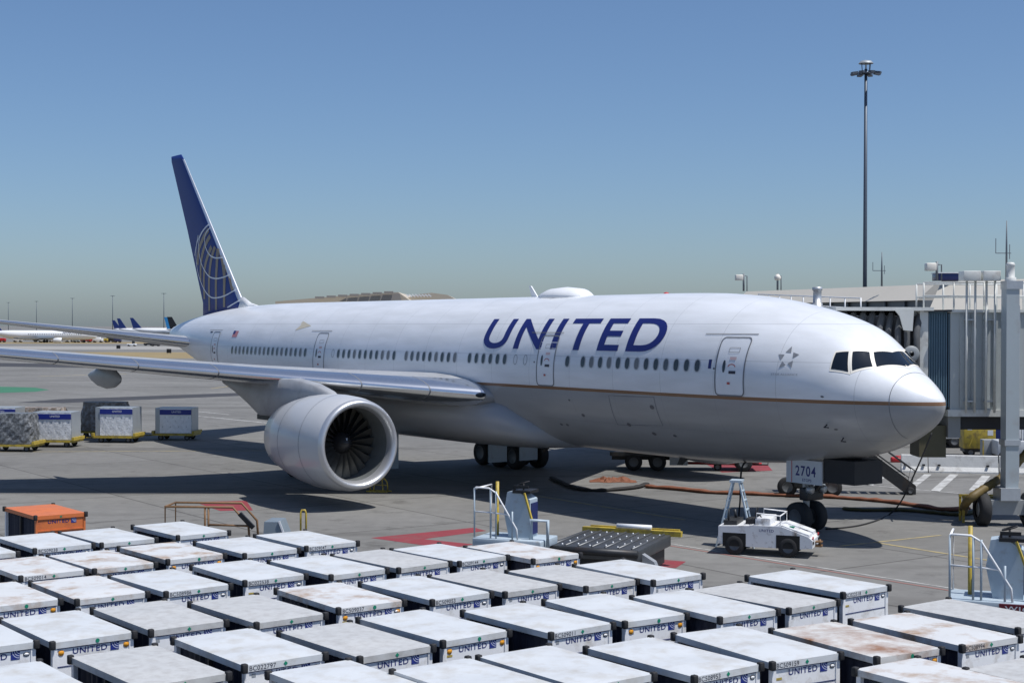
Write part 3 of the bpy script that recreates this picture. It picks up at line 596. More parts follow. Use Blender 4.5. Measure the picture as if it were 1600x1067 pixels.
def _cap(sx, sy):
    def fn(b): b.rbox((sx*CW/2-(.05 if sx > 0 else .045), sy*CL/2-(.05 if sy > 0 else .045), CZ-.125), (sx*CW/2+(.045 if sx > 0 else .05), sy*CL/2+(.045 if sy > 0 else .05), CZ+.022), .018)
    return fn
def _line(b): b.bbox((-CW/2+.09, -CL/2+.022, CZ-.135), (CW/2-.09, -CL/2+.029, CZ-.118)); b.bbox((-CW/2+.09, -CL/2+.022, 1.56), (CW/2-.09, -CL/2+.029, 1.575))
def _wheel(b):
    b.lathe([(-.07, .001), (-.07, .17), (-.05, .22), (.05, .22), (.07, .17), (.07, .001)], 16, 'X')
def _logo(b):
    x, z = .30, 1.735; b.bbox((x, -CL/2+.024, z), (x+.15, -CL/2+.0285, z+.15))
def _arcs(b):
    x, z = .30, 1.735
    for r_ in (.05, .085, .12):
        P = [[(x+.148-q*math.cos(a), -CL/2+.0215, z+.148-q*math.sin(a)) for q in (r_, r_+.012)] for a in np.linspace(.05, 1.5, 8)]; b.grid(P)
def _oval(b):
    b.loft([[(.56+.055*k*math.cos(t), -CL/2+y, 1.80+.035*k*math.sin(t)) for t in np.linspace(0, 6.283, 18, endpoint=False)] for y, k in ((.0285, 1), (.022, 1))]); b.loft([[(.56+.042*math.cos(t), -CL/2+y, 1.80+.024*math.sin(t)) for t in np.linspace(0, 6.283, 18, endpoint=False)] for y in (.021, .0185)], mi=1)
def _disc(x):
    def fn(b): b.lathe([(-CL/2+.028, .05), (-CL/2+.02, .05), (-CL/2+.018, .001)], 16, 'Y', (x, 0, 1.80))
    return fn
def _diamond(x, round_=False):
    def fn(b):
        n = 12 if round_ else 4; b.loft([[(x+.036*math.cos(t), y, CZ-.064+.036*math.sin(t)) for t in np.linspace(0, 6.283, n, endpoint=False)] for y in (-CL/2+.003, -CL/2-.006)], smooth=False)
    return fn
BLACKDK = mat('black_plastic', (.012, .012, .013), .5)
LOGOB = mat('logo_blue', (.02, .035, .22), .4); LOGOL = mat('logo_pale_line', (.5, .55, .7), .4)
ME = dict(front=shared('front_panel', _front, CARTWHITE), back=shared('back_panel', _back, CARTWHITE), curtL=shared('side_curtain', _curt(-1), CURTAIN), curtR=shared('side_curtain', _curt(1), CURTAIN), chassis=shared('chassis', _chassis, DARKMET), post=shared('side_post', _post, DARKMET), tow=shared('tow_bar', _tow, DARKMET),
    line=shared('trim_line', _line, NAVY), wheel=shared('wheel', _wheel, TYRE), logo=shared('logo_panel', _logo, LOGOB), arcs=shared('logo_line', _arcs, LOGOL), oval=shared('badge', _oval, [BLACKDK, WHITE]), discL=shared('reflector', _disc(-.56), AMBER), discR=shared('reflector', _disc(.58), AMBER), dia=shared('placard', _diamond(.0), GREENP), rnd=shared('placard', _diamond(.06, True), GREENP))
ME['haz'] = MB().bbox((-.62, -CL/2+.0285, 1.70), (-.50, -CL/2+.026, 1.74)).mesh('hazard_sticker', mat('hazard_mustard', (.42, .32, .08), .5, var=.5, scale=30))
ME['lab'] = MB().bbox((-.60, -CL/2+.0285, 1.77), (-.53, -CL/2+.026, 1.83)).mesh('paper_label', mat('label_grey', (.3, .32, .34), .6, var=.4, scale=60))
ME['hole'] = MB().bbox((-.35, -CL/2+.0285, 1.45), (-.15, -CL/2+.024, 1.52)).mesh('hand_hole', BLACKDK)
CAPS = [shared('corner_cap', _cap(sx, sy), BLACKRUB) for sx in (-1, 1) for sy in (-1, 1)]
me = text_mesh('UNITED', .012); Wt = max(v.co.x for v in me.vertices)
for v in me.vertices: v.co = Vector((-.36+.60*v.co.x/Wt, -CL/2+.0255, 1.757+.095*v.co.y))
ME['title'] = me
_f = MB().bbox((-CW/2+.015, -CL/2+.03, .62), (CW/2-.015, -CL/2+.07, CZ-.117)); _f.bbox((-CW/2+.01, -CL/2+.005, .55), (-CW/2+.07, -CL/2+.1, CZ-.116)).bbox((CW/2-.07, -CL/2+.005, .55), (CW/2-.01, -CL/2+.1, CZ-.116))
for z_ in (1.58, 1.30, 1.02): _f.bbox((-CW/2+.07, -CL/2+.005, z_-.03), (CW/2-.07, -CL/2+.03, z_))
ME['front_o'] = _f.mesh('front_panel', ORANGE)
def make_cart(name, fl, ang, label, group, roof, number=None, discs=False, badge=False, orange=False):
    a = R(ang); ux, uy = Vector((math.cos(a), math.sin(a), 0)), Vector((-math.sin(a), math.cos(a), 0))
    c = Vector((fl[0], fl[1], 0)) + ux*CW/2 + uy*CL/2
    t = thing(name, label, 'bag cart', c, a+R(random.uniform(-.8, .8)), group); t.scale = (1, 1, random.uniform(.985, 1.015))
    rf_ = link('roof', ROOFO if orange else ROOFM[roof], t)
    fr = link('front_panel', ME['front_o'] if orange else ME['front'], t); link('back_panel', ME['back'], t)
    link('side_curtain', ME['curtL'], t); link('side_curtain', ME['curtR'], t); link('chassis', ME['chassis'], t); link('side_post', ME['post'], t); link('tow_bar', ME['tow'], t)
    for m in CAPS: link('corner_cap', m, t)
    for x in (-.56, .56):
        for y in (-.85, .85): wh = link('wheel', ME['wheel'], t); wh.location = (x, y, .22)
    link('title_lettering', ME['title'], fr); lg = link('logo_panel', ME['logo'], fr); link('logo_line', ME['arcs'], fr)
    if not orange: link('trim_line', ME['line'], fr)
    if badge: link('badge', ME['oval'], fr)
    if discs: link('reflector', ME['discL'], fr); link('reflector', ME['discR'], fr)
    link('placard', ME['rnd' if discs else 'dia'], fr)
    rr_ = random.random()
    if rr_ < .35: link('hazard_sticker', ME['haz'], fr)
    if .25 < rr_ < .7: st_ = link('paper_label', ME['lab'], fr); st_.location = (random.uniform(-.06, .06), 0, random.uniform(-.03, .02))
    if rr_ > .6: st_ = link('hand_hole', ME['hole'], fr); st_.location = (random.uniform(-.25, .2), 0, 0)
    if number: text_part('number_lettering', number, fr, (-.63, -CL/2-.002, CZ-.103), .075, .46, None, .008, GREYTXT)
    return t
CARTS = [  # front-left corner on the ground, angle, roof (kind, shape), number, reflector discs, badge
(-12.55, 33.3, 39, (0, 1), None, 0, 0), (-11.15, 34.54, 39, (0, 0), 'BC509038', 0, 1), (-9.95, 35.80, 39, (0, 1), None, 0, 0), (-8.33, 36.88, 40, (0, 2), None, 0, 0),
(-10.31, 31.02, 39, (2, 0), 'BC509014', 0, 0), (-9.05, 31.98, 39, (2, 1), None, 0, 0), (-7.72, 33.2, 40, (2, 2), None, 1, 0), (-6.15, 34.12, 39, (0, 0), None, 0, 0), (-4.88, 35.10, 38, (0, 1), 'BC509047', 0, 1),
(-9.75, 27.35, 38, (2, 2), None, 1, 0), (-8.33, 28.35, 38, (2, 0), None, 0, 0), (-6.83, 29.12, 39.5, (0, 2), 'BC508986', 0, 1), (-5.50, 30.48, 37.5, (0, 0), 'BC022538', 0, 1), (-3.80, 31.12, 40, (0, 1), None, 0, 0), (-2.46, 32.10, 41, (1, 0), None, 0, 0), (-1.15, 33.10, 42, (0, 2), 'BC509144', 0, 1), (.50, 33.47, 39.5, (2, 1), None, 1, 0),
(-9.0, 23.6, 38, (0, 0), None, 0, 1), (-7.62, 24.47, 37.5, (0, 2), None, 1, 0), (-6.22, 25.44, 38, (1, 1), None, 0, 0), (-4.52, 26.2, 39.5, (1, 2), None, 0, 0), (-3.20, 27.45, 36.5, (2, 1), 'BC509037', 1, 1), (-1.52, 28.31, 38.5, (0, 0), 'BC509053', 0, 1), (-.11, 29.28, 40, (1, 0), None, 0, 0), (1.50, 29.82, 39, (1, 1), None, 0, 0), (2.92, 30.40, 37.5, (0, 1), None, 0, 0),
(-5.40, 21.40, 38.5, (1, 2), None, 0, 0), (-4.10, 22.73, 38.2, (0, 1), 'BC022797', 0, 1), (-2.42, 23.48, 38.5, (1, 0), None, 0, 0), (-1.16, 24.67, 39, (0, 2), None, 1, 0), (.68, 25.30, 38.5, (0, 0), 'BC509011', 0, 1), (2.04, 26.36, 34, (0, 1), None, 1, 0), (3.76, 26.62, 34, (0, 2), None, 0, 0), (5.20, 27.66, 39, (1, 1), None, 0, 0), (6.53, 29.05, 38.5, (0, 0), 'BC022518', 0, 1),
(-7.0, 20.3, 38, (0, 2), None, 0, 0), (-2.15, 20.55, 38, (0, 1), None, 0, 0), (-.25, 20.48, 38, (0, 0), None, 0, 0), (1.02, 21.46, 37.5, (0, 2), None, 0, 0), (2.74, 22.2, 36.5, (0, 1), 'BC508953', 0, 1), (4.08, 23.05, 31, (0, 0), 'BC509159', 0, 1), (5.80, 23.36, 31, (3, 0), None, 1, 0), (7.45, 24.40, 32, (2, 2), 'BC508994', 0, 1), (8.87, 25.89, 36, (1, 2), None, 0, 0), (6.75, 20.75, 34, (2, 0), None, 0, 0), (8.46, 20.75, 34, (1, 1), None, 0, 0)]
RN = ['white roof', 'chalky grey roof', 'rust-stained white roof', 'heavily rusted roof']; ORD = ['', 'first', 'second', 'third', 'fourth', 'fifth', 'sixth']
ROWS = [4, 5, 8, 9, 9, 11]; row_of = [r for r, n in enumerate(ROWS) for _ in range(n)]
for i, (x, y, an, rf, num, dc, bd) in enumerate(CARTS):
    if num: lab = 'bag cart numbered %s on its front edge, with %s' % (num, RN[rf[0]])
    else:
        near = [(abs(k-i), k) for k in range(len(CARTS)) if k < 44 and row_of[k] == row_of[i] and CARTS[k][4]]
        if i >= 44: lab = 'bag cart with %s in front of the heavily rusted cart and cart BC508994' % RN[rf[0]]
        else:
            d, k = min(near); lab = 'bag cart with %s, %s from cart %s towards the %s' % (RN[rf[0]], ORD[d], CARTS[k][4], 'boarding bridge' if k < i else 'cargo dollies')
    make_cart('bag_cart', (x, y), an, lab, 'white bag carts parked in rows', rf, num, bool(dc), bool(bd))
po = bp(56, 806, CZ); make_cart('bag_cart', (po.x, po.y), 38, 'faded orange bag cart standing behind the white ones', None, (0, 0), None, False, False, True)

# ------------------------------------------------------------------ ground vehicles and equipment near the nose
def wheel_y(b_parent, c, r, wd, name='wheel'): return wheel(name, c, r, wd, b_parent)
# white tow tractor; local x forward
TW = mat('tractor_white', (.72, .73, .74), .45, var=.06, stain=(.16, .12, .09), stain_amt=.35, stain_scale=3.5)
tp = bp(1200, 866); tr = thing('tow_tractor', 'dirty white low aircraft tow tractor beside the nose wheels', 'tractor', (8.25, 47.35, 0), math.atan2(-.34, .94)); tr.scale = (.93, .93, .95)
bd = MB(); bd.prism([(-1.6, .38), (-1.6, .95), (-.55, 1.0), (-.5, 1.02), (.55, 1.02), (1.45, .72), (1.6, .6), (1.6, .34), (1.15, .3), (.4, .3), (-1.1, .3)], -.78, .78); bd.build('body', TW, tr)
hood = MB(); hood.prism([(.1, 1.0), (.58, 1.06), (1.48, .78), (1.52, .6), (.1, .6)], -.74, -.12); hood.prism([(.1, 1.0), (.58, 1.06), (1.48, .78), (1.52, .6), (.1, .6)], .12, .74); hood.build('bonnet', TW, tr)
MB().bbox((.7, -.11, .72), (1.3, .11, .84)).build('bonnet_channel', DARKMET, tr)
MB().bbox((.72, -.55, .985), (.95, -.3, 1.0)).build('vent', GREENP, tr)
MB().rbox((-.35, -.7, 1.0), (.15, .7, 1.25), .03).build('seat_box', TW, tr)
MB().rbox((-.75, -.35, .9), (-.4, .2, 1.2), .05).build('seat', BLACKRUB, tr)
MB().tube([(-.15, -.35, 1.2), (-.35, -.35, 1.42)], .02, 8).tube([(-.36+.02*math.cos(a), -.35+.19*math.sin(a), 1.42+.16*math.cos(a)) for a in np.linspace(0, 6.283, 16)], .018, 6).build('steering_wheel', BLACKRUB, tr)
hr = MB()
for y in (-.68, .68):
    hr.tube([(-.3, y, 1.2), (-.3, y, 1.42), (.5, y, 1.36), (.5, y, 1.05)], .022, 6)
hr.tube([(.5, -.68, 1.36), (.5, .68, 1.36)], .022, 6).build('handrail', WHITE, tr)
for x in (-1.05, .78):
    for y in (-.66, .66):
        wheel('wheel', (x, y, .34), .34, .26, tr)
        MB().bbox((x-.4, y+(.1 if y > 0 else -.125), .3), (x+.4, y+(.125 if y > 0 else -.1), .74)).build('wheel_arch', mat('arch_black', (.01, .01, .01), .8), tr)
for y in (-.6, .6):
    MB().lathe([(1.6, .001), (1.615, .055), (1.58, .06)], 12, 'X', (0, y, .66)).build('tail_lamp', RED, tr); MB().bbox((1.59, y-.13, .46), (1.615, y+.13, .55)).build('lamp_slot', BLACKDK, tr)
MB().bbox((1.58, -.16, .32), (1.82, .16, .38)).bbox((1.58, -.16, .46), (1.82, .16, .5)).tube([(1.74, 0, .3), (1.74, 0, .56)], .04, 8).build('tow_hitch', RUSTY, tr)
MB().bbox((-1.45, -.6, .95), (-1.0, .6, 1.12)).tube([(-1.3, -.5, 1.1), (-1.3, -.5, 1.5)], .03, 6).tube([(-1.2, .3, 1.1), (-1.25, .3, 1.4)], .05, 8).build('control_box', DARKMET, tr)
text_part('side_lettering', 'UNITED', tr, (-.2, -.785, .82), .09, .5, None, .01)
# step ladder behind it
ld = thing('step_ladder', 'blue-grey aluminium step ladder standing open behind the tow tractor', 'ladder', (7.45, 48.9, 0), R(-18))
for sx, nm in ((-1, 'front_rails'), (1, 'rear_rails')):
    for y in (-1, 1): MB().bar((sx*.62, y*.36, 0), (sx*.12, y*.22, 2.15), .07, .05).build('rail', BLUEGREY, ld)
    for k in range(6):
        f_ = (k+1)/7; MB().bar((sx*(.62-.5*f_), -.36+.14*f_, 2.15*f_), (sx*(.62-.5*f_), .36-.14*f_, 2.15*f_), .09, .035).build('rung', BLUEGREY, ld)
MB().bbox((-.2, -.26, 2.13), (.2, .26, 2.2)).build('top_cap', BLUEGREY, ld)
# operator platforms of the container loaders
def loader(label, p0, rz, deck, plate=None):
    t = thing('cargo_loader', label, 'cargo loader', (p0[0], p0[1], 0), rz, None)
    MB().rbox((-.1, -.1, .95), (2.0, 1.3, 1.2), .03).build('platform_floor', BLUEGREY, t)
    MB().bbox((0, .1, .3), (1.9, 1.1, .949)).build('platform_base', mat('loader_grey', (.2, .21, .22), .6, .2, var=.2), t)
    for x, y in ((.2, .2), (.2, 1.0), (1.7, .2), (1.7, 1.0)): wheel('wheel', (x, y, .3), .3, .22, t)
    for x, h_ in ((-.05, 1.42), (.45, 1.42), (.62, 1.35), (1.12, .8)): MB().tube([(x, -.05, 1.19), (x, -.05, 1.2+h_)], .026, 8).build('rail_post', BLUEGREY, t)
    MB().tube([(-.05, -.05, 2.6), (.0, -.05, 2.64), (.4, -.05, 2.63), (.62, -.05, 2.5), (1.25, -.05, 1.5), (1.28, -.05, 1.2)], .026, 8).build('hand_rail', WHITE, t)
    MB().tube([(-.05, -.05, 1.95), (.62, -.05, 1.93), (1.0, -.05, 1.9)], .022, 8).build('mid_rail', WHITE, t)
    MB().tube([(-.05, 1.2, 1.19), (-.05, 1.2, 2.6), (-.05, -.05, 2.6)], .026, 8).build('hand_rail', WHITE, t)
    MB().tube([(.35, .7, .0), (.35, .7, 2.75)], .05, 10).build('marker_post', YELLOW, t)
    MB().prism([(.85, 1.2), (1.5, 1.2), (1.5, 2.3), (1.1, 2.55), (.8, 2.5), (.7, 1.9)], .35, .95).build('console', BLUEGREY, t)
    MB().bbox((.98, .3, 2.48), (1.52, 1.0, 2.56)).bbox((1.0, .34, 2.62), (1.45, .4, 2.7)).bbox((1.0, .34, 2.5), (1.05, .39, 2.65)).build('control_panel', BLACKDK, t)
    MB().bbox((1.505, .42, 1.3), (1.53, .9, 2.2)).build('console_panel', NAVY, t)
    MB().tube([(1.2+.16*math.cos(a), .62+.16*math.sin(a), 2.75+.05*math.cos(a)) for a in np.linspace(0, 6.283, 16)], .02, 6).tube([(1.2, .62, 2.5), (1.2, .62, 2.74)], .025, 6).build('steering_wheel', BLACKRUB, t)
    MB().bar((1.35, .3, 2.5), (1.62, .2, 1.75), .05).build('brace', YELLOW, t)
    MB().tube([(1.6, .2, 1.2), (1.6, .2, 1.75), (2.1, .2, 1.75), (2.1, .2, 1.0)], .06, 10).build('guard_rail', BLUEGREY, t)
    if plate:
        pl = MB().bbox((1.0, -.13, .97), (2.0, -.102, 1.17)).build('number_plate', mat('maroon_plate', (.16, .012, .025), .45), t)
        text_part('plate_lettering', plate, pl, (1.12, -.132, 1.0), .13, .75, None, .01, WHITE)
    if deck:
        dk = MB().rbox((1.75, .9, .62), (4.55, 4.3, .96), .04).build('roller_deck', mat('deck_steel', (.10, .105, .11), .45, .6, var=.25, scale=4), t)
        for i in range(7): MB().tube([(1.95+.40*i, 1.0, .965), (1.95+.40*i, 4.2, .965)], .04, 8).build('roller', mat('roller_steel', (.13, .135, .14), .45, .6), dk)
        for i in range(6):
            for j in range(5): MB().lathe([(.96, .035), (.985, .03), (.995, .001)], 8, 'Z', (2.16+.42*i, 1.25+.65*j+.2*(i % 2), 0)).build('caster_ball', GALV, dk)
        MB().bbox((1.7, 4.302, .9), (4.85, 4.5, 1.06)).build('guide_beam', YELLOW, dk); MB().bbox((1.9, 4.503, 1.0), (4.75, 4.6, 1.1)).build('guide_beam', YELLOW, dk)
        MB().tube([(2.8, 4.4, 1.13), (3.9, 4.4, 1.13)], .08, 10).build('actuator', WHITE, dk)
        MB().tube([(1.75, .86, .86), (4.55, .86, .86)], .11, 10).build('side_bumper', DARKMET, dk)
        MB().bbox((2.0, 1.1, .14), (4.4, 4.1, .619)).build('deck_frame', DARKMET, dk)
        for x in (2.4, 4.0):
            for y in (1.2, 4.0): wheel('wheel', (x, y, .28), .28, .2, t)
        MB().prism([(4.55, .8), (4.9, .6), (5.05, .25), (4.75, .25), (4.55, .5)], 1.3, 1.55).build('lift_arm', GALV, t)
    return t
loader('container loader with empty black roller deck behind the carts', (-1.0, 42.4), R(-22), True)
loader('loader with white railed operator platform and maroon plate WJ6E3', (9.85, 33.0), R(-20), False, 'WJ6E3')
# tractor with a bent tube canopy frame, behind the left carts
tt = thing('tube_frame_tractor', 'tractor with brown bent tube canopy frame behind the carts', 'tractor', (-8.2, 42.3, 0), R(-4))
MB().rbox((-1.8, -.6, .35), (2.2, .6, .95), .06).build('body', mat('tractor_grey', (.22, .24, .25), .5, var=.15), tt)
for x in (-1.2, 1.5):
    for y in (-.6, .6): wheel('wheel', (x, y, .36), .36, .24, tt)
for y in (-.5, .5): MB().tube([(-1.6, y, .9), (-1.6, y, 2.12), (.35, y, 2.12), (.8, y, 1.62), (.85, y, .9)], .035, 8).build('canopy_tube', RUSTY, tt)
MB().tube([(-1.6, -.5, 2.12), (-1.6, .5, 2.12)], .03, 8).build('canopy_tube', RUSTY, tt)
for q in ([(-.45, -.5, 2.1), (-.45, -.5, .95)], [(-.35, -.5, 2.1), (-.35, -.5, .95)], [(-.35, -.5, 1.62), (.8, -.5, 1.6)]): MB().tube(q, .03, 8).build('canopy_tube', RUSTY, tt)
MB().bar((.55, -.52, 1.95), (.95, -.52, 1.55), .1, .12).build('lamp_bar', BLACKDK, tt)
MB().prism([(1.2, .95), (1.95, .95), (1.65, 1.72), (1.25, 1.72)], -.5, .45).build('windscreen', mat('windscreen_grey', (.25, .30, .34), .15, var=.1), tt); MB().bar((1.98, -.52, .95), (1.68, -.52, 1.75), .04, .05).build('windscreen_frame', WHITE, tt)
MB().rbox((1.75, -.5, .94), (2.0, -.2, 1.2), .03).build('yellow_guard', YELLOW, tt)
hp = thing('yellow_hoop_post', 'yellow hooped post standing behind the white carts', 'post', (*bp(474, 848)[:2], 0)); MB().tube([(-.09, 0, 0), (-.09, 0, 1.0), (-.05, 0, 1.1), (.05, 0, 1.1), (.09, 0, 1.0), (.09, 0, 0)], .035, 8).build('hoop', YELLOW, hp); MB().bbox((-.15, -.1, 0), (.15, .1, .03)).build('base_plate', DARKMET, hp)
# yellow hoop chock stand beneath the engine
cs = thing('engine_guard_stand', 'yellow tube stand under the engine inlet', 'stand', (*bp(592, 768)[:2], 0), R(-20))
MB().tube([(-.42, 0, .04), (-.42, 0, .3)]+[(.42*math.cos(a), 0, .3+.36*math.sin(a)) for a in np.linspace(math.pi, 0, 9)]+[(.42, 0, .04)], .03, 8).build('hoop', YELLOW, cs)
MB().bbox((-.5, -.25, 0), (.5, -.19, .05)).bbox((-.5, .19, 0), (.5, .25, .05)).bbox((-.45, -.19, .01), (-.4, .19, .05)).bbox((.4, -.19, .01), (.45, .19, .05)).build('base_frame', YELLOW, cs)
MB().bar((-.25, 0, .03), (-.2, 0, .6), .04).bar((.2, 0, .03), (.15, 0, .62), .04).bar((-.38, 0, .3), (.38, 0, .3), .03).build('cross_bar', YELLOW, cs)
# hoses, tarpaulin, cable
def ground_path(px, z=0.): return [bp(u, v, z) for u, v in px]
def smooth(P, k=5):
    Q = []
    for i in range(len(P)-1):
        p0, p1, p2, p3 = P[max(0, i-1)], P[i], P[i+1], P[min(len(P)-1, i+2)]
        for j in range(k): t = j/k; Q.append(.5*((2*p1)+(p2-p0)*t+(2*p0-5*p1+4*p2-p3)*t*t+(3*p1-p0-3*p2+p3)*t**3))
    return Q+[P[-1]]
def hose(name, px, r, m, label):
    P = smooth(ground_path(px)); rr = [r*(.75+.35*random.random()) for _ in P]
    for p, q in zip(P, rr): p.z = q*.42+.012
    o = MB().tube(P, rr, 10, flat=.42).build(name, m); return tag(o, label, 'hose')
hose('air_hose', [(1010, 762), (1060, 766), (1110, 771), (1165, 773), (1230, 776), (1290, 778), (1335, 781), (1390, 786), (1440, 793), (1478, 799), (1512, 797)], .19, HOSE_O, 'flattened orange-brown air hose lying behind the nose wheels')
hose('air_hose', [(1318, 797), (1350, 799), (1410, 799), (1460, 803), (1500, 806), (1530, 800)], .17, HOSE_G, 'dark olive air hose lying towards the yellow frame')
hose('air_hose', [(862, 748), (880, 757), (905, 766), (940, 768), (990, 764), (1010, 758)], .17, mat('black_hose_fabric', (.025, .022, .02), .8, bump=.5), 'black crumpled hose lying by the main wheels')
tpn = bp(958, 752); b = MB(); rn = random.Random(3)
b.grid([[(tpn.x-1.1+2.2*i/14+rn.uniform(-.05, .05), tpn.y-.5+1.0*k_/8+.12*math.sin(i*.9), .012+max(0, math.sin(math.pi*i/14)*math.sin(math.pi*k_/8))*rn.uniform(.05, .32)) for k_ in range(9)] for i in range(15)], smooth=False)
tag(b.build('folded_tarpaulin', HOSE_O), 'crumpled orange-brown tarpaulin heap on the ground under the belly', 'tarpaulin')
b = MB(); b.tube(smooth([bpY(1456, 676, 55.0), bpY(1444, 706, 55.0), bpY(1428, 742, 55.0), bpY(1408, 783, 55.2), bp(1390, 803, .03), bp(1372, 812, .03), bp(1345, 820, .03), bp(1318, 824, .03), bp(1290, 826, .03)]), .03, 6)
tag(b.build('ground_power_cable', BLACKRUB), 'black power cable hanging from the boarding bridge to the nose wheels', 'cable')
b = MB(); A = Vector(ac2w(8.5, .3, 2.35)); b.tube(smooth([A, A+Vector((-.25, -.1, -.3)), A+Vector((-.3, -.1, -1.4)), Vector((A.x-.25, A.y, .05)), Vector((A.x+.6, A.y-.4, .03))]), .035, 6); tag(b.build('belly_cable', BLACKRUB), 'black cable hanging from an open panel under the forward belly', 'cable')
# open-side truck chassis standing behind the forward belly
tk = thing('flatbed_truck', 'dark flatbed truck half hidden beyond the forward belly', 'truck', (8.6, 75.2, 0), R(-4))
MB().bbox((-3.6, -1.0, .75), (2.4, 1.0, .95)).build('flatbed', DARKMET, tk); MB().bbox((-3.5, -.35, .5), (3.0, .35, .75)).build('chassis', DARKMET, tk)
MB().rbox((2.45, -1.0, .55), (4.0, 1.0, 2.0), .1).build('cab', mat('cab_white', (.5, .5, .5), .4), tk); MB().bbox((3.0, -1.02, 1.3), (3.8, 1.02, 1.85)).build('cab_window', GLASS, tk)
for x in (-2.4, -1.2, 3.1):
    for y in (-.85, .85): wheel('wheel', (x, y, .44), .44, .3, tk)
MB().bbox((-.6, -1.02, .3), (.3, -.98, .72)).build('step', GALV, tk)
tb = thing('tow_bar_trolley', 'red tow bar with small wheels beyond the forward belly', 'tow bar', (*bp(1140, 735)[:2], 0), R(-8))
MB().tube([(-2.2, 0, .35), (1.6, 0, .35)], .07, 8).build('bar', RED, tb); MB().tube([(1.0, -.3, .35), (1.9, -.3, .35), (1.9, -.3, .9)], .04, 8).build('handle', DARKMET, tb)
for x in (-.6, .6):
    wheel('wheel', (x, -.25, .2), .2, .12, tb); wheel('wheel', (x, .25, .2), .2, .12, tb); MB().tube([(x, -.25, .2), (x, .25, .2)], .03, 6).bar((x, 0, .2), (x, 0, .35), .06).build('axle', DARKMET, tb)
ax = thing('start_unit_trolley', 'dark two-wheeled start unit trolley beyond the nose wheels', 'trolley', (*bp(1265, 776)[:2], 0), R(-5))
for x in (-.95, .95): wheel('wheel', (x, 0, .42), .42, .3, ax)
MB().tube([(-.95, 0, .42), (.95, 0, .42)], .07, 8).build('axle', DARKMET, ax); MB().rbox((-.7, -.5, .45), (.7, .5, .95), .06).build('housing', DARKMET, ax); MB().rbox((.1, -.56, .35), (.6, -.5, .6), .02).build('panel', BLUEGREY, ax)
# air stairs behind the nose
p0 = bp(1424, 771); st = thing('service_stairs', 'dark steel service stairs with handrails leaning up behind the nose', 'stairs', (p0.x, p0.y, 0), R(176))
for y in (-.45, .45):
    MB().prism([(-.1, .02), (.25, .02), (4.7, 3.3), (4.7, 3.7), (4.35, 3.7), (-.1, .4)], y-.04, y+.04).build('stringer', DARKMET, st)
    MB().tube([(.1, y, .3), (-.05, y, 1.05), (4.4, y, 4.3)], .025, 8).tube([(1.6, y, 1.4), (1.5, y, 2.15)], .02, 6).tube([(3.0, y, 2.4), (2.95, y, 3.2)], .02, 6).tube([(.2, y, .75), (4.4, y, 3.85)], .018, 6).build('handrail', DARKMET, st)
for k in range(14): MB().bbox((.12+.32*k, -.41, .19+.235*k), (.42+.32*k, .41, .22+.235*k)).build('tread', GALV, st)
for y in (-.45, .45): wheel('wheel', (.15, y*1.25, .17), .17, .1, st); wheel('wheel', (3.6, y*1.25, .17), .17, .1, st); MB().bar((3.6, y, .1), (3.6, y, 2.9), .07).build('support_leg', DARKMET, st)
# barriers
def barrier(x0, x1, Y0, Y1, label):
    L = math.hypot(x1-x0, Y1-Y0); t = MB(); pr = [(-.3, 0), (.3, 0), (.3, .08), (.16, .3), (.1, .86), (.06, .88), (-.06, .88), (-.1, .86), (-.16, .3), (-.3, .08)]
    t.prism(pr, 0, L, 'YZ')
    o = thing('concrete_barrier', label, 'barrier', (x0, Y0, 0), math.atan2(Y1-Y0, x1-x0), 'concrete barriers behind the nose'); t.build('body', CONCRETE, o)
    for f_ in (.15, .85): MB().bbox((L*f_-.06, -.305, .35), (L*f_+.06, -.10, .42)).build('lifting_slot', BLACKDK, o)
A = bp(1408, 737); B_ = bp(1600, 744)
barrier(A.x, A.x+1.25, A.y, A.y-.15, 'short white concrete barrier end piece, stained, beside the stairs'); barrier(A.x+1.32, A.x+4.6, A.y-.16, A.y-.75, 'long white concrete barrier between the stairs and the bridge column'); barrier(A.x+4.67, A.x+8.0, A.y-.76, A.y-1.3, 'white concrete barrier passing behind the bridge column')
rb = bp(1402, 722); b = MB().rbox((rb.x-.35, rb.y-.15, .0), (rb.x+.35, rb.y+.15, .28), .06).rbox((rb.x-.1, rb.y-.1, .26), (rb.x+.25, rb.y+.1, .36), .03); tag(b.build('red_chock_bag', RED), 'small red bundle on the ground next to the barriers', 'bag')

# ------------------------------------------------------------------ boarding bridge
BR = thing('boarding_bridge', 'grey corrugated passenger boarding bridge meeting the far side of the nose', 'jet bridge', (16.0, 55.6, 0), 0)
BW = mat('bridge_white', (.62, .63, .60), .5, var=.06, stain=(.4, .38, .35), stain_amt=.36, stain_scale=2); BG = mat('bridge_grey_green', (.42, .45, .445), .5, var=.06, stain=(.28, .3, .3), stain_amt=.36, stain_scale=1.5)
BB = mat('bridge_blue_slats', (.06, .12, .17), .5, var=.1)
def L_(p): return Vector(p)-Vector((16.0, 55.6, 0))
def bb(lo, hi, m, name, parent=BR, **k): return MB().bbox(tuple(L_(lo)), tuple(L_(hi)), **k).build(name, m, parent)
Yb = 55.0
def px(u, v, Y=Yb): return bpY(u, v, Y)
x1485, x1600 = px(1485, 500).x, px(1680, 500).x; zt, zb_ = px(1500, 488).z, px(1500, 640).z
tun = bb((x1485, Yb, zb_), (x1600, Yb+2.9, zt), BG, 'tunnel')
for k in range(14):                                     # ribs pressed into the wall
    x = x1485+.35+.42*k; bb((x, Yb-.06, zb_+.1), (x+.14, Yb-.002, zt-.06), BG, 'wall_rib', tun)
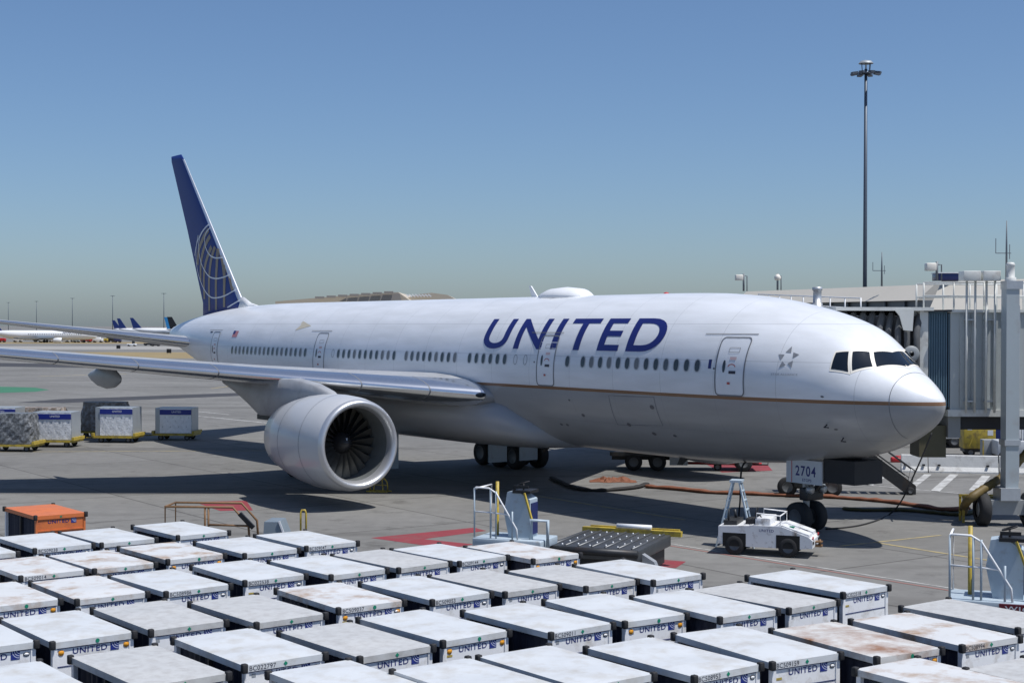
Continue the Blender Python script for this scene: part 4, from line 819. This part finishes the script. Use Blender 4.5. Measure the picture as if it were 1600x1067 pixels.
bb((x1485-.1, Yb-.12, zt), (x1600, Yb+3.0, zt+.1), BW, 'tunnel_roof'); bb((x1485-.1, Yb-.10, zb_-.25), (x1600, Yb+3.0, zb_), BW, 'tunnel_sill')
bb((px(1503, 660).x, Yb+.2, zb_-.75), (x1600, Yb+2.6, zb_-.251), mat('underframe_dark', (.03, .03, .032), .7), 'underframe')
bb((px(1450, 500).x, Yb+.05, zb_+.05), (x1485-.102, Yb+2.8, zt+.02), BB, 'slat_curtain')
for k in range(9): x = px(1450, 500).x+.05+.09*k; bb((x, Yb+.01, zb_+.1), (x+.035, Yb+.048, zt-.05), mat('slat_edge_blue', (.10, .17, .22), .45), 'slat')
bb((px(1447, 480).x-.1, Yb-.2, zt+.02), (x1485, Yb+3.0, zt+.09), DARKMET, 'curtain_roof')
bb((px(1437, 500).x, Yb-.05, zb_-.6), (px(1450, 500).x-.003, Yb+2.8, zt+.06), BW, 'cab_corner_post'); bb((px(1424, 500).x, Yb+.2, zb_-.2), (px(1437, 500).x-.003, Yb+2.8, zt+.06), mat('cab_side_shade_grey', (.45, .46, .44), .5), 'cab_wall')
bb((px(1483, 600).x, Yb+.1, zb_-1.05), (px(1502, 660).x, Yb+1.8, zb_-.252), mat('bridge_box_grey', (.25, .26, .26), .5, var=.1), 'drive_cabinet')
bb((px(1440, 660, Yb).x, Yb+.3, zb_-1.8), (px(1482, 660).x, Yb+1.6, zb_-.605), mat('bridge_olive', (.10, .09, .05), .6), 'underside_box')
# canopy bellows to the port door
xl = px(1300, 500, 56).x; xr = px(1424, 500, 56).x
cz = px(1400, 486, 56).z
for k in range(11):
    x = xl-.6+(xr-xl+.5)*k/10; q = .06*(k % 2)
    MB().tube([L_((x, Yb-.1+q, 4.6)), L_((x, Yb-.1+q, cz-.75)), L_((x+.15, Yb+.1+q, cz-.2)), L_((x+.4, Yb+.9, cz-.05)), L_((x+.4, Yb+2.6, cz-.05))], .13, 6).build('bellows_fold', mat('bellows_grey', (.10, .105, .11), .8, var=.2, bump=.3), BR)
bb((xl-.6, Yb+.1, 4.6), (xr, Yb+2.6, cz-.2), mat('bellows_inner', (.05, .052, .055), .85), 'bellows')
bb((px(1295, 483, 56).x, Yb-.25, cz), (xr+.5, Yb+2.9, cz+.13), BW, 'canopy_roof')
MB().prism([(L_((px(1395, 500).x, 0, 0)).x, cz), (L_((px(1424, 500).x, 0, 0)).x, cz), (L_((px(1422, 500).x, 0, 0)).x, cz-.75), (L_((px(1408, 500).x, 0, 0)).x, cz-.72), (L_((px(1402, 500).x, 0, 0)).x, cz-.2)], Yb-.35-55.6, Yb-.28-55.6).build('canopy_fascia', BW, BR)
MB().lathe([(-.05, .10), (-.06, .26), (0, .31), (.06, .26), (.05, .10), (-.05, .10)], 20, 'Y', tuple(L_(px(1424, 553, 54.6)))).tube([L_(px(1424, 553, 54.6))-Vector((.12, 0, 0)), L_((px(1434, 545, 55.1)))], .035, 6).build('cable_reel', mat('reel_grey', (.25, .27, .28), .5), BR)
# guard rails and boxes on the roof
rz0, rz1 = zt+.1, px(1500, 441).z
for xa, xb_, Y in ((px(1447, 441).x, px(1600, 441).x+2, Yb+.3), (px(1462, 441).x, x1600, Yb+2.6)):
    for zz in (rz1, (rz0+rz1)/2): MB().tube([L_((xa, Y, zz)), L_((xb_, Y, zz))], .035, 8).build('guard_rail', BW, BR)
    for k in range(6): x = xa+(xb_-xa)*k/5; MB().tube([L_((x, Y, rz0-.02)), L_((x, Y, rz1))], .035, 8).build('rail_post', BW, BR)
for ua, ub in ((1502, 1529), (1533, 1560)):
    xa, xb_ = px(ua, 432, 54.6).x, px(ub, 432, 54.6).x; zz = px(ua, 439, 54.6).z
    MB().rbox(tuple(L_((xa, 54.3, zz))), tuple(L_((xb_, 54.95, zz+.36))), .02).build('junction_box', BW, BR)
    for x in (xa+.25, xb_-.07): MB().tube([L_((x, 54.75, zb_-.1)), L_((x, 54.75, zz+.05))], .045, 8).build('conduit', BW, BR)
    for z_ in (zb_+.3, zt-.3): MB().bbox(tuple(L_((xa+.2, 54.75, z_))), tuple(L_((xb_-.02, 54.94, z_+.05)))).build('conduit_bracket', GALV, BR)
# lift column and wheel carriage
cx0, cx1 = px(1568, 600, 54.2).x, px(1588, 600, 54.2).x; cy = 54.2; ctz = px(1578, 452, 54.2).z
MB().bbox(tuple(L_((cx0, cy-.3, 1.15))), tuple(L_((cx1, cy+.3, ctz)))).build('lift_column', mat('column_bluegrey', (.40, .45, .47), .45, var=.05, stain=(.35, .36, .36), stain_amt=.34, stain_scale=1.5), BR)
bb((cx1+.003, cy-.1, 1.6), (cx1+.09, cy+.1, ctz-.6), GALV, 'column_guide'); bb((cx0-.02, cy-.34, ctz), (cx1+.12, cy+.34, ctz+.3), GALV, 'column_head')
MB().lathe([(ctz+.3, .2), (ctz+.42, .2), (ctz+.45, .15), (ctz+.85, .15), (ctz+.88, .17), (ctz+.98, .12), (ctz+.99, .001)], 16, 'Z', tuple(L_(((cx0+cx1)/2, cy, 0)))).build('lift_motor', BW, BR)
bb((cx0-.05, cy-.34, 2.95), (cx1+.06, cy+.34, 3.15), GALV, 'column_collar')
bb((cx0-.22, cy-.45, .95), (cx1+.02, cy+.45, 1.4), GALV, 'column_foot'); bb((cx0-.6, cy-.28, .42), (cx1+2.2, cy+.28, .95), mat('carriage_grey', (.3, .31, .31), .5, var=.1), 'carriage_beam')
for dx in (-.75, .95):
    cc = L_((cx0+dx, cy, .6)); MB().lathe([(-.2, .3), (-.2, .52), (-.15, .6), (.15, .6), (.2, .52), (.2, .3)], 28, 'X', tuple(cc)).build('carriage_wheel', TYRE, BR); MB().lathe([(-.15, .001), (-.15, .3), (.22, .3), (.26, .2), (.6, .18), (.6, .001)], 18, 'X', tuple(cc)).build('wheel_hub', GALV, BR)
# yellow hose frame beside the carriage
hf = thing('hose_frame', 'yellow steel frame holding air hose beside the bridge wheels', 'frame', (*bp(1522, 815)[:2], 0), R(-5))
for x in (-.45, .45):
    for y in (-.3, .3): MB().bar((x, y, 0), (x, y, .92), .08).build('post', YELLOW, hf)
for y in (-.3, .3): MB().bar((-.5, y, .95), (.9, y, .95), .1).build('top_beam', YELLOW, hf)
for k in range(5): MB().bar((.0, -.3, .12+.17*k), (.45, -.3, .12+.17*k), .05, .03).build('rung', YELLOW, hf)
b = MB(); P = smooth([bp(1505, 800, .2), bpY(1512, 782, 54), bpY(1540, 762, 54.3), bpY(1570, 742, 55.2), bpY(1600, 712, 55.6), bpY(1630, 680, 56)], 8)
b.tube(P, [.15+.02*(i % 2) for i in range(len(P))], 12); tag(b.build('yellow_air_duct', mat('mustard_duct', (.13, .09, .025), .6, var=.25, scale=3, bump=.4)), 'mustard ribbed air duct climbing from the yellow frame', 'duct')
# ground equipment beyond the bridge
ge = thing('ground_power_unit', 'yellow ground power unit with blue side beyond the bridge', 'power unit', (*bp(1536, 712)[:2], 0), R(-6))
MB().rbox((-1.2, -.7, .45), (.55, .7, 1.95), .04).build('housing', YELLOW, ge); MB().bbox((.553, -.68, .5), (1.6, .68, 1.85)).build('side_cover', mat('blue_cover', (.01, .02, .12), .5), ge); MB().bbox((-1.25, -.75, 1.95), (1.7, .75, 2.05)).build('roof', YELLOW, ge)
MB().bbox((-1.0, -.705, 1.5), (-.75, -.69, 1.75)).bbox((.1, -.705, 1.2), (.4, -.69, 1.5)).build('gauge', WHITE, ge); MB().bar((-.9, -.72, .6), (-.7, -.72, 1.1), .05).build('handle', YELLOW, ge)
for x in (-.8, 1.0):
    for y in (-.55, .55): wheel('wheel', (x, y, .24), .24, .16, ge)
MB().bbox((-1.15, -.6, .25), (1.55, .6, .45)).build('frame', DARKMET, ge)
wt = thing('service_truck', 'white service truck with orange stripe behind the yellow power unit', 'truck', (*bp(1505, 700)[:2], 0), R(-4))
MB().rbox((-1.2, 0, .55), (3.4, 2.0, 2.35), .06).build('box_body', WHITE, wt); MB().bbox((-1.203, -.004, 1.15), (3.3, .0, 1.3)).build('side_stripe', ORANGE, wt); MB().bbox((-1.0, -.006, 1.8), (-.5, -.001, 2.1)).build('side_mark', NAVYTXT, wt)
MB().rbox((3.45, .05, .5), (5.0, 1.95, 1.9), .1).build('cab', WHITE, wt)
for x in (-.5, 4.0):
    for y in (.15, 1.85): wheel('wheel', (x, y, .4), .4, .26, wt)
MB().bbox((-1.1, .2, .4), (4.6, 1.8, .55)).build('chassis', DARKMET, wt)
gc = thing('grey_cabinet', 'grey electrical cabinet with yellow edges beyond the barrier', 'cabinet', (*bp(1548, 719)[:2], 0)); MB().rbox((-.5, -.3, 0), (.5, .3, 1.15), .02).build('body', mat('cabinet_grey', (.3, .32, .33), .5), gc)
for x in (-.52, .52): MB().bbox((x-.03, -.34, 0), (x+.03, -.31, 1.12)).build('edge_post', YELLOW, gc)
gv = thing('baggage_tug', 'pale grey tug with barred cab behind the bridge column', 'tug', (*bp(1592, 722)[:2], 0), R(-5))
MB().rbox((-1.3, -.7, .4), (1.6, .7, 1.2), .05).build('body', mat('tug_grey', (.5, .52, .54), .45), gv); MB().rbox((-.5, -.65, 1.95), (1.4, .65, 2.05), .03).build('cab_roof', WHITE, gv)
for k in range(5): MB().bar((-.4+.42*k, -.62, 1.2), (-.4+.42*k, -.62, 1.96), .06).build('cab_post', WHITE, gv)
for x in (-.9, 1.1):
    for y in (-.6, .6): wheel('wheel', (x, y, .36), .36, .22, gv)

# ------------------------------------------------------------------ cargo dollies on the left
FOIL = mat('crinkled_foil', (.78, .79, .8), .35, .15, var=.25, scale=5, bump=1.0, bscale=9); WRAP = mat('dark_netted_wrap', (.10, .105, .11), .4, var=.5, scale=5, bump=1.0, bscale=7, stain=(.3, .31, .32), stain_amt=.42, stain_scale=5); ULDG = mat('container_aluminium', (.42, .45, .47), .4, .4, var=.1); BROWNW = mat('brown_wrapped_load', (.24, .19, .15), .6, var=.4, scale=4, bump=.8, stain=(.45, .44, .43), stain_amt=.42, stain_scale=4)
def dolly(u, v, kind, label, wd=2.3, h_=1.65, rz=0.):
    p = bp(u, v); t = thing('cargo_dolly', label, 'cargo dolly', (p.x, p.y+.8, 0), R(rz), 'loaded cargo dollies')
    MB().bbox((-wd/2-.15, -.85, .3), (wd/2+.15, .85, .42)).bbox((-wd/2-.2, -.9, .42), (-wd/2-.05, .9, .6)).bbox((wd/2+.05, -.9, .42), (wd/2+.2, .9, .6)).build('bed', YELLOW, t)
    MB().tube([(-wd/2-.1, 0, .3), (-wd/2-.9, 0, .25)], .04, 8).build('tow_bar', YELLOW, t)
    for x in (-wd*.36, wd*.36):
        for y in (-.62, .62): wheel('wheel', (x, y, .18), .18, .12, t)
    if kind == 'uld':
        c = MB().prism([(-wd/2, .44), (wd/2, .44), (wd/2, .44+h_), (-wd/2, .44+h_)], -.75, .75).build('container', ULDG, t)
        MB().grid([[(-wd/2+.30+(wd-.32)*i/12, -.765-.02*math.sin(i*2.1+j*1.3), .46+(h_-.04)*j/8) for j in range(9)] for i in range(13)]).build('container_curtain', FOIL, c)
        MB().bbox((-wd/2+.3, -.80, .44+h_-.42), (wd/2-.02, -.79, .44+h_-.10)).build('blue_band', mat('container_blue', (.012, .025, .22), .45), c)
        text_part('band_lettering', 'UNITED', c, (-.1, -.803, .44+h_-.30), .12, .6, None, .0, WHITE)
    else:
        m = WRAP if kind == 'dark' else BROWNW; b = MB(); rings = []
        for j in range(8):
            z = .44+h_*j/7; k = 1-.10*max(0, j-4)/3; ring = []
            for i in range(32):
                a = 2*math.pi*i/32; c_, s_ = math.cos(a), math.sin(a); e = 5; rr_ = (abs(c_)**e+abs(s_)**e)**(-1/e)*(1+.03*math.sin(7*a+j*1.7)+.025*math.sin(13*a+j*3))
                ring.append((wd/2*k*rr_*c_, .8*k*rr_*s_, z))
            rings.append(ring)
        b.loft(rings, smooth=False).build('wrapped_load', m, t)
    return t
dolly(272, 688, 'uld', 'white curtained container with blue band, alone at the row end, on a yellow dolly', 2.35, 1.6, -4)
dolly(180, 692, 'uld', 'foil-fronted container with blue band on a yellow dolly, in front of a wrapped load', 2.4, 1.75, -6)
dolly(160, 684, 'brown', 'lumpy brown and white wrapped pallet behind a foil container', 3.0, 1.85, -4)
dolly(82, 699, 'uld', 'white foil container with blue band beside dark wrapped pallet', 2.4, 1.65, -4)
dolly(60, 691, 'brown', 'brown wrapped pallet peeking out behind a white container', 3.0, 1.7, -4)
dolly(18, 706, 'dark', 'dark netted pallet load on a low dolly', 2.4, 1.75, -3)
dolly(-5, 694, 'uld', 'container with a pale top behind the dark netted pallet', 2.4, 1.8, -3)

# ------------------------------------------------------------------ far field
def mast(u, v, Y, H, label, grp, r=.22, heads=6, big=False):
    x = (u-800)/FPX*Y; t = thing('light_mast', label, 'light mast', (x, Y, 0), 0, grp); gm = mat('mast_grey', (.10, .12, .15), .5, .5)
    MB().tube([(0, 0, 0), (0, 0, H*.5), (0, 0, H)], [r*1.25, r, r*.75], 12).build('pole', gm, t)
    k = 1.35 if big else 1.6
    MB().lathe([(H-.5, k*.32), (H-.3, k*.36), (H-.3, .1)], 16, 'Z').build('head_ring', gm, t)
    for i in range(heads):
        a = 2*math.pi*(i+.3)/heads; d = Vector((math.cos(a), math.sin(a), 0))
        MB().bar(d*k*.3+Vector((0, 0, H-.4)), d*k*.8+Vector((0, 0, H-.4)), .08).box(d*k*.92+Vector((0, 0, H-.42)), (.62, .45, .2), Matrix.Rotation(a, 3, 'Z') @ Matrix.Rotation(.15, 3, 'Y')).build('floodlight', gm, t)
    if big:
        MB().tube([(0, 0, H), (0, 0, H+.9)], .08, 6).lathe([(H+.55, .75), (H+.8, .55), (H+.9, .05)], 16, 'Z').build('top_cap', mat('mast_cap_grey', (.35, .38, .4), .5, .3), t)
        for a in (.5, 2.1, 3.7, 5.2): MB().bar((.5*math.cos(a), .5*math.sin(a), H-.3), (.6*math.cos(a), .6*math.sin(a), H+.6), .06).build('cap_strut', gm, t)
    return t
mast(1351, 100, 150, 7.25+(510-108)/FPX*150, 'tall floodlight mast standing behind the terminal roof', None, .2, 8, True)
for u, v in ((13, 474), (57, 472), (113, 467), (176, 463), (256, 459)):
    Y = (30-CAMH)*FPX/(510-v); mast(u, v, Y, 30, 'slim grey floodlight mast far across the airfield', 'far floodlight masts', .24, 6)
# distant airliners
def far_plane(x, Y, Lf, rad, zc, fin_top, tail_x, nose_dir, label, fin_m, detail=False, finlen=6., titled=False):
    t = thing('distant_airliner', label, 'airliner', (x, Y, 0), 0, None)
    rings = []
    for f_, k, dz in ((0, .02, -.25), (.012, .35, -.2), (.03, .62, -.1), (.07, .9, 0), (.12, 1, 0), (.68, 1, 0), (.8, .86, .15), (.92, .45, .45), (1, .08, .75)):
        rings.append([(-nose_dir*f_*Lf, rad*k*math.cos(a), zc+dz*rad+rad*k*math.sin(a)) for a in np.linspace(0, 6.283, 20, endpoint=False)])
    bo = MB().loft(rings).build('body', WHITE, t)
    MB().prism([(-nose_dir*(Lf*.86), zc+rad*.7), (-nose_dir*(Lf*.985), zc+rad*.8), (-nose_dir*(Lf*1.03), fin_top), (-nose_dir*(Lf*1.03-finlen*.35), fin_top)], -.15, .15).build('fin', fin_m, t)
    MB().prism([(-nose_dir*Lf*.36, -1), (-nose_dir*Lf*.52, -1), (-nose_dir*Lf*.66, -rad-12), (-nose_dir*Lf*.62, -rad-12)], zc-rad*.7, zc-rad*.45, 'XY').build('wing', mat('far_wing_grey', (.16, .18, .2), .5), t)
    MB().lathe([(0, .9), (.3, 1.15), (1.6, 1.2), (3.2, .95), (3.6, .6)] if nose_dir < 0 else [(0, .6), (.4, .95), (2, 1.2), (3.3, 1.15), (3.6, .9)], 18, 'X', (-nose_dir*Lf*.36, -rad-4, zc-rad*1.05)).build('engine', WHITE, t)
    for fx in (.12, .47):
        for y in (-1.8, 1.8) if fx > .2 else (0,): MB().tube([(-nose_dir*Lf*fx, y, zc-rad*.6), (-nose_dir*Lf*fx, y, .3)], .2, 8).lathe([(-.35, .001), (-.35, .55), (.35, .55), (.35, .001)], 14, 'Y', (-nose_dir*Lf*fx, y, .55)).build('landing_gear', DARKMET, t)
    if detail:
        for k in range(24): MB().bbox((-nose_dir*(Lf*.14+k*.95), -rad-.01, zc+.25), (-nose_dir*(Lf*.14+k*.95)+.3, -rad*.93, zc+.65)).build('window', WINGLASS, bo)
    if titled: text_part('title_lettering', 'UNITED', bo, (-nose_dir*Lf*.30 if nose_dir > 0 else Lf*.14, -rad*.86-.12, zc+rad*.40), 1.5, 7.2, None, .02, mat('far_lettering', (.12, .14, .25), .5))
    return t
FARB = mat('far_fin_blue', (.01, .03, .16), .4); FARL = mat('far_fin_light_blue', (.03, .25, .55), .4)
k = 620/FPX; far_plane((152-800)*k, 620, 46, 2.0, 3.1, 12, 0, 1, 'long white airliner with dark wing at the far stands, left of the others', FARB, True, titled=True)
k = 1000/FPX; far_plane((322-800)*k, 1000, 50, 2.0, 3.6, 12.4, 0, 1, 'white distant airliner with navy fin, its titled side beyond the tail', FARB, titled=True)
far_plane((258-800)*k, 1040, 42, 2.0, 3.4, 12.2, 0, 1, 'distant airliner whose navy fin rises above the stabilizer', FARB)
far_plane((220-800)*k, 1080, 40, 2.0, 3.3, 11.0, 0, 1, 'distant airliner with only its navy fin tip showing over the stabilizer', FARB)
far_plane((372-800)*k, 980, 44, 2.0, 3.4, 12.8, 0, 1, 'distant airliner with bright light blue fin beside the tail cone', FARL)
far_plane((392-800)*k, 960, 46, 2.0, 3.4, 12.9, 0, 1, 'distant airliner with black fin edge just above the tail cone', mat('far_fin_black', (.012, .012, .015), .4), finlen=9)
for i, (u, c_) in enumerate(((3, RED), (28, WHITE), (60, DARKMET), (66, WHITE), (76, WHITE), (84, RED), (92, BLUEGREY), (101, WHITE), (108, WHITE), (120, BLUEGREY), (134, RED), (144, RED), (153, WHITE), (162, YELLOW), (173, DARKMET), (184, NAVY))):
    Y = 628+6*(i % 3); p = Vector(((u-800)/FPX*Y, Y, 0)); nm = ('red', 'white', 'dark', 'white', 'white', 'red', 'pale blue', 'white', 'white', 'pale blue', 'red', 'red', 'white', 'yellow', 'dark', 'navy')[i]
    v_ = thing('service_vehicle', '%s service vehicle parked by the far airliners' % nm, 'service vehicle', p, 0, '%s vehicles at the far stands' % nm); L2 = random.uniform(1.2, 2.2)
    MB().rbox((-L2, -1, .5), (L2*.5, 1, random.uniform(1.5, 2.6)), .1).build('body', c_, v_); MB().rbox((L2*.52, -.95, .5), (L2, .95, 1.7), .1).build('cab', c_, v_)
    for x in (-L2*.6, L2*.6): MB().lathe([(-1.02, .001), (-1.02, .42), (1.02, .42), (1.02, .001)], 12, 'Y', (x, 0, .42)).build('axle_wheels', TYRE, v_)
for i, (u, v) in enumerate(((206, 541), (232, 540), (243, 541))):
    p = bp(u, v); c_ = thing('ground_cart', 'small cart out on the far taxiway', 'cart', p, 0, 'carts on the far taxiway'); MB().rbox((-1.6, -.8, .3), (1.6, .8, .9), .1).build('body', WHITE if i == 0 else DARKMET, c_); MB().rbox((.2, -.7, .9), (.9, .7, 1.9), .1).build('cab', DARKMET, c_)
    for x in (-1, 1): MB().lathe([(-.82, .001), (-.82, .32), (.82, .32), (.82, .001)], 12, 'Y', (x, 0, .32)).build('axle_wheels', TYRE, c_)
for u, v in ((185, 546), (264, 553)):
    p = bp(u, v); s_ = thing('taxiway_sign', 'small dark box sign on the dry grass by the far taxiway' if u > 200 else 'small dark box sign on bare concrete by the far taxiway', 'sign', p, 0, 'dark taxiway signs'); MB().rbox((-.6, -.12, .25), (.6, .12, 1.3), .03).build('board', BLACKDK, s_); MB().bar((-.4, 0, 0), (-.4, 0, .26), .08).bar((.4, 0, 0), (.4, 0, .26), .08).build('leg', GALV, s_)
# buildings
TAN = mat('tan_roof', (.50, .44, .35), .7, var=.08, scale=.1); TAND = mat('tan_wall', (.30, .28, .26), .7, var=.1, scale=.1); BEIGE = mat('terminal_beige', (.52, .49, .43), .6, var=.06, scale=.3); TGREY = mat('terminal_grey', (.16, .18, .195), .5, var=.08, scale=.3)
def fp(u, v, Y): return bpY(u, v, Y)
hg = thing('hangar', 'long tan-roofed hangar showing above the fuselage', 'building', (0, 0, 0)); Yh = 420
P = [fp(430, 471, Yh), fp(560, 460, Yh), fp(622, 456.5, Yh), fp(640, 469, Yh)]
MB().add([(P[0].x, Yh, 0), (P[3].x, Yh, 0), P[3], P[2], P[1], P[0]]+[(q[0], Yh+60, q[2]) for q in ((P[0].x, 0, 0), (P[3].x, 0, 0), P[3], P[2], P[1], P[0])], [(0, 1, 2, 3, 4, 5), (11, 10, 9, 8, 7, 6), (2, 3, 9, 8), (3, 4, 10, 9), (4, 5, 11, 10), (0, 5, 11, 6), (1, 2, 8, 7)]).build('wall', TAN, hg)
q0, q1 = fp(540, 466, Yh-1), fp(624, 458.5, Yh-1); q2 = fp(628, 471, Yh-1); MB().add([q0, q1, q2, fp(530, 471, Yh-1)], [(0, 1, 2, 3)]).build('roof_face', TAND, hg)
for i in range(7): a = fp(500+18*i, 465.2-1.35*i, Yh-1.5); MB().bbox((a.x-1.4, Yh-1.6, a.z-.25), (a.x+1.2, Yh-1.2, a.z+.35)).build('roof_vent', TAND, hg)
h2 = thing('hangar', 'tan hangar with pointed gable and white roof trusses', 'building', (0, 0, 0))
a, b_, c_, d_, e_ = fp(622, 470, 430), fp(655, 459.5, 430), fp(675, 457.5, 430), fp(700, 461, 430), fp(716, 470, 430)
MB().add([(a.x, 430, 0), (e_.x, 430, 0), e_, d_, c_, b_, a]+[(q[0], 480, q[1]) for q in ((a.x, 0), (e_.x, 0), (e_.x, e_.z), (d_.x, d_.z), (c_.x, c_.z), (b_.x, b_.z), (a.x, a.z))], [tuple(range(7)), tuple(range(13, 6, -1))]+[(i, i+1, i+8, i+7) for i in range(1, 6)]+[(0, 6, 13, 7)]).build('wall', TAN, h2)
for i in range(8): p = fp(634+5*i, 460, 429); q = fp(639+5*i, 463.5, 429); MB().bar(p, q, .35).build('truss', WHITE, h2)
# terminal
tm = thing('terminal_building', 'long beige-roofed terminal with dark window band behind the bridge', 'building', (0, 0, 0))
A, B_ = fp(1442, 444, 110), fp(1150, 459, 134)
def slab(p, q, z0, z1, depth, m, name, off=0., back=0.):
    d = Vector((q.x-p.x, q.y-p.y, 0)).normalized(); n = Vector((d.y, -d.x, 0)); n = n if n.y > 0 else -n
    a, b2 = Vector((p.x, p.y, 0))-n*off, Vector((q.x, q.y, 0))-n*off; V = []
    for z in (z0, z1):
        for r_ in (a+n*(back if z == z1 else 0), b2+n*(back if z == z1 else 0), b2+n*depth, a+n*depth): V.append((r_.x, r_.y, z))
    return MB().add(V, [(3, 2, 1, 0), (4, 5, 6, 7), (0, 1, 5, 4), (1, 2, 6, 5), (2, 3, 7, 6), (3, 0, 4, 7)]).build(name, m, tm)
slab(A, B_, 0, A.z-1.2, 30, TGREY, 'wall'); slab(A, B_, A.z-1.199, A.z, 31, BEIGE, 'roof_fascia', .5, 1.6)
A2, B2 = fp(1452, 437, 96), fp(1700, 430, 90)
slab(A2, B2, 0, A2.z-2.3, 30, TGREY, 'wall'); slab(A2, B2, A2.z-2.299, A2.z, 30.5, BEIGE, 'roof_fascia', .4, 2.6)
for k in range(12): x = A.x+(B_.x-A.x)*k/11; y = A.y+(B_.y-A.y)*k/11; MB().bbox((x-.05, y-.6, A.z-3.4), (x+.05, y-.05, A.z-1.25)).build('mullion', TGREY, tm)
c2 = fp(1300, 474, 100); rl = thing('roof_railing', 'white guard railing on the low bridge roof beyond the nose', 'railing', (0, 0, 0))
ra, rb_ = fp(1185, 460, 100), fp(1345, 466, 78)
for zz in (0, -.55): MB().tube([ra+Vector((0, 0, zz)), rb_+Vector((0, 0, zz))], .04, 6).build('rail', WHITE, rl)
for k in range(9): p = ra.lerp(rb_, k/8); MB().tube([p, p-Vector((0, 0, 1.1))], .04, 6).build('post', WHITE, rl)
ft = thing('bridge_walkway', 'grey fixed walkway roof carrying the white railing', 'walkway', (0, 0, 0))
MB().add([(ra.x, ra.y, ra.z-1.1), (rb_.x, rb_.y, rb_.z-1.1), (rb_.x+2.4, rb_.y+1, rb_.z-1.1), (ra.x+2.4, ra.y+1, ra.z-1.1)]+[(ra.x, ra.y, ra.z-4), (rb_.x, rb_.y, rb_.z-4), (rb_.x+2.4, rb_.y+1, rb_.z-4), (ra.x+2.4, ra.y+1, ra.z-4)], [(0, 1, 2, 3), (7, 6, 5, 4), (0, 4, 5, 1), (1, 5, 6, 2), (2, 6, 7, 3), (3, 7, 4, 0)]).build('roof', BG, ft)
for f_ in (.1, .9): p = ra.lerp(rb_, f_); MB().bbox((p.x+.8, p.y+.3, 0), (p.x+1.5, p.y+.9, p.z-4)).build('support_column', GALV, ft)
vp = fp(1277, 468, 84); vt = thing('roof_vent_pot', 'grey cylindrical vent pot among the white railings', 'vent', (vp.x, vp.y, 0)); MB().lathe([(vp.z-1.2, .3), (vp.z-.2, .3), (vp.z-.2, .24), (vp.z+.5, .24), (vp.z+.55, .3), (vp.z+.7, .28), (vp.z+.72, .001)], 16, 'Z').build('pot', GALV, vt); MB().bbox((-.25, -.25, 0), (.25, .25, vp.z-1.2)).build('stand', GALV, vt)
def rooflamp(u, v, Y, zroof, label, box):
    p = fp(u, v, Y); t = thing('roof_floodlight', label, 'floodlight', (p.x, p.y, zroof)); hgt = p.z-zroof
    MB().tube([(0, 0, -.02), (0, 0, hgt+.3)], .09, 8).tube([(.3, 0, -.02), (.3, 0, hgt+.1), (0, 0, hgt+.1)], .05, 8).build('post', mat('lamp_post_grey', (.16, .18, .2), .5), t)
    (MB().rbox((-.75, -.3, hgt-.3), (-.1, .3, hgt+.2), .05) if box else MB().lathe([(hgt-.3, .001), (hgt-.25, .25), (hgt, .3), (hgt+.25, .12), (hgt+.26, .001)], 14, 'Z')).build('lamp_head', CREAM, t)
rooflamp(1162, 433, 132, A.z, 'box floodlight on a post at the terminal roof corner', True); rooflamp(1215, 433, 128, A.z, 'round camera dome on a thin roof post', False); rooflamp(1464, 416, 97, A2.z, 'box floodlight on a double post above the bridge', True)
def antenna(u, vt_, Y, zroof, label):
    p = fp(u, vt_, Y); t = thing('roof_antenna', label, 'antenna', (p.x, p.y, zroof)); h_ = p.z-zroof; MB().tube([(0, 0, -.02), (0, 0, h_*.6), (0, 0, h_)], [.08, .06, .03], 8).build('mast', mat('lamp_post_grey', (.16, .18, .2), .5), t)
    MB().bar((-.7, 0, h_*.45), (.3, 0, h_*.45), .05).bar((-.7, 0, h_*.45), (-.7, 0, h_*.7), .04).bar((.2, 0, h_*.35), (.2, 0, h_*.6), .04).build('cross_arm', MATS['lamp_post_grey'], t)
antenna(1378, 394, 115, A.z, 'thin cross-armed antenna on the terminal roof next to the tall mast'); antenna(1573, 345, 96, A2.z, 'tall antenna mast on the terminal roof over the bridge')
ru = fp(1495, 430, 97); un = thing('roof_unit', 'dark low plant box on the terminal roof edge', 'roof unit', (ru.x, ru.y, A2.z)); MB().rbox((-1.2, 0, -.01), (1.2, 1.5, .45), .04).build('housing', NAVY, un); MB().bbox((-1.25, -.05, .45), (1.25, 1.55, .52)).build('lid', WHITE, un)
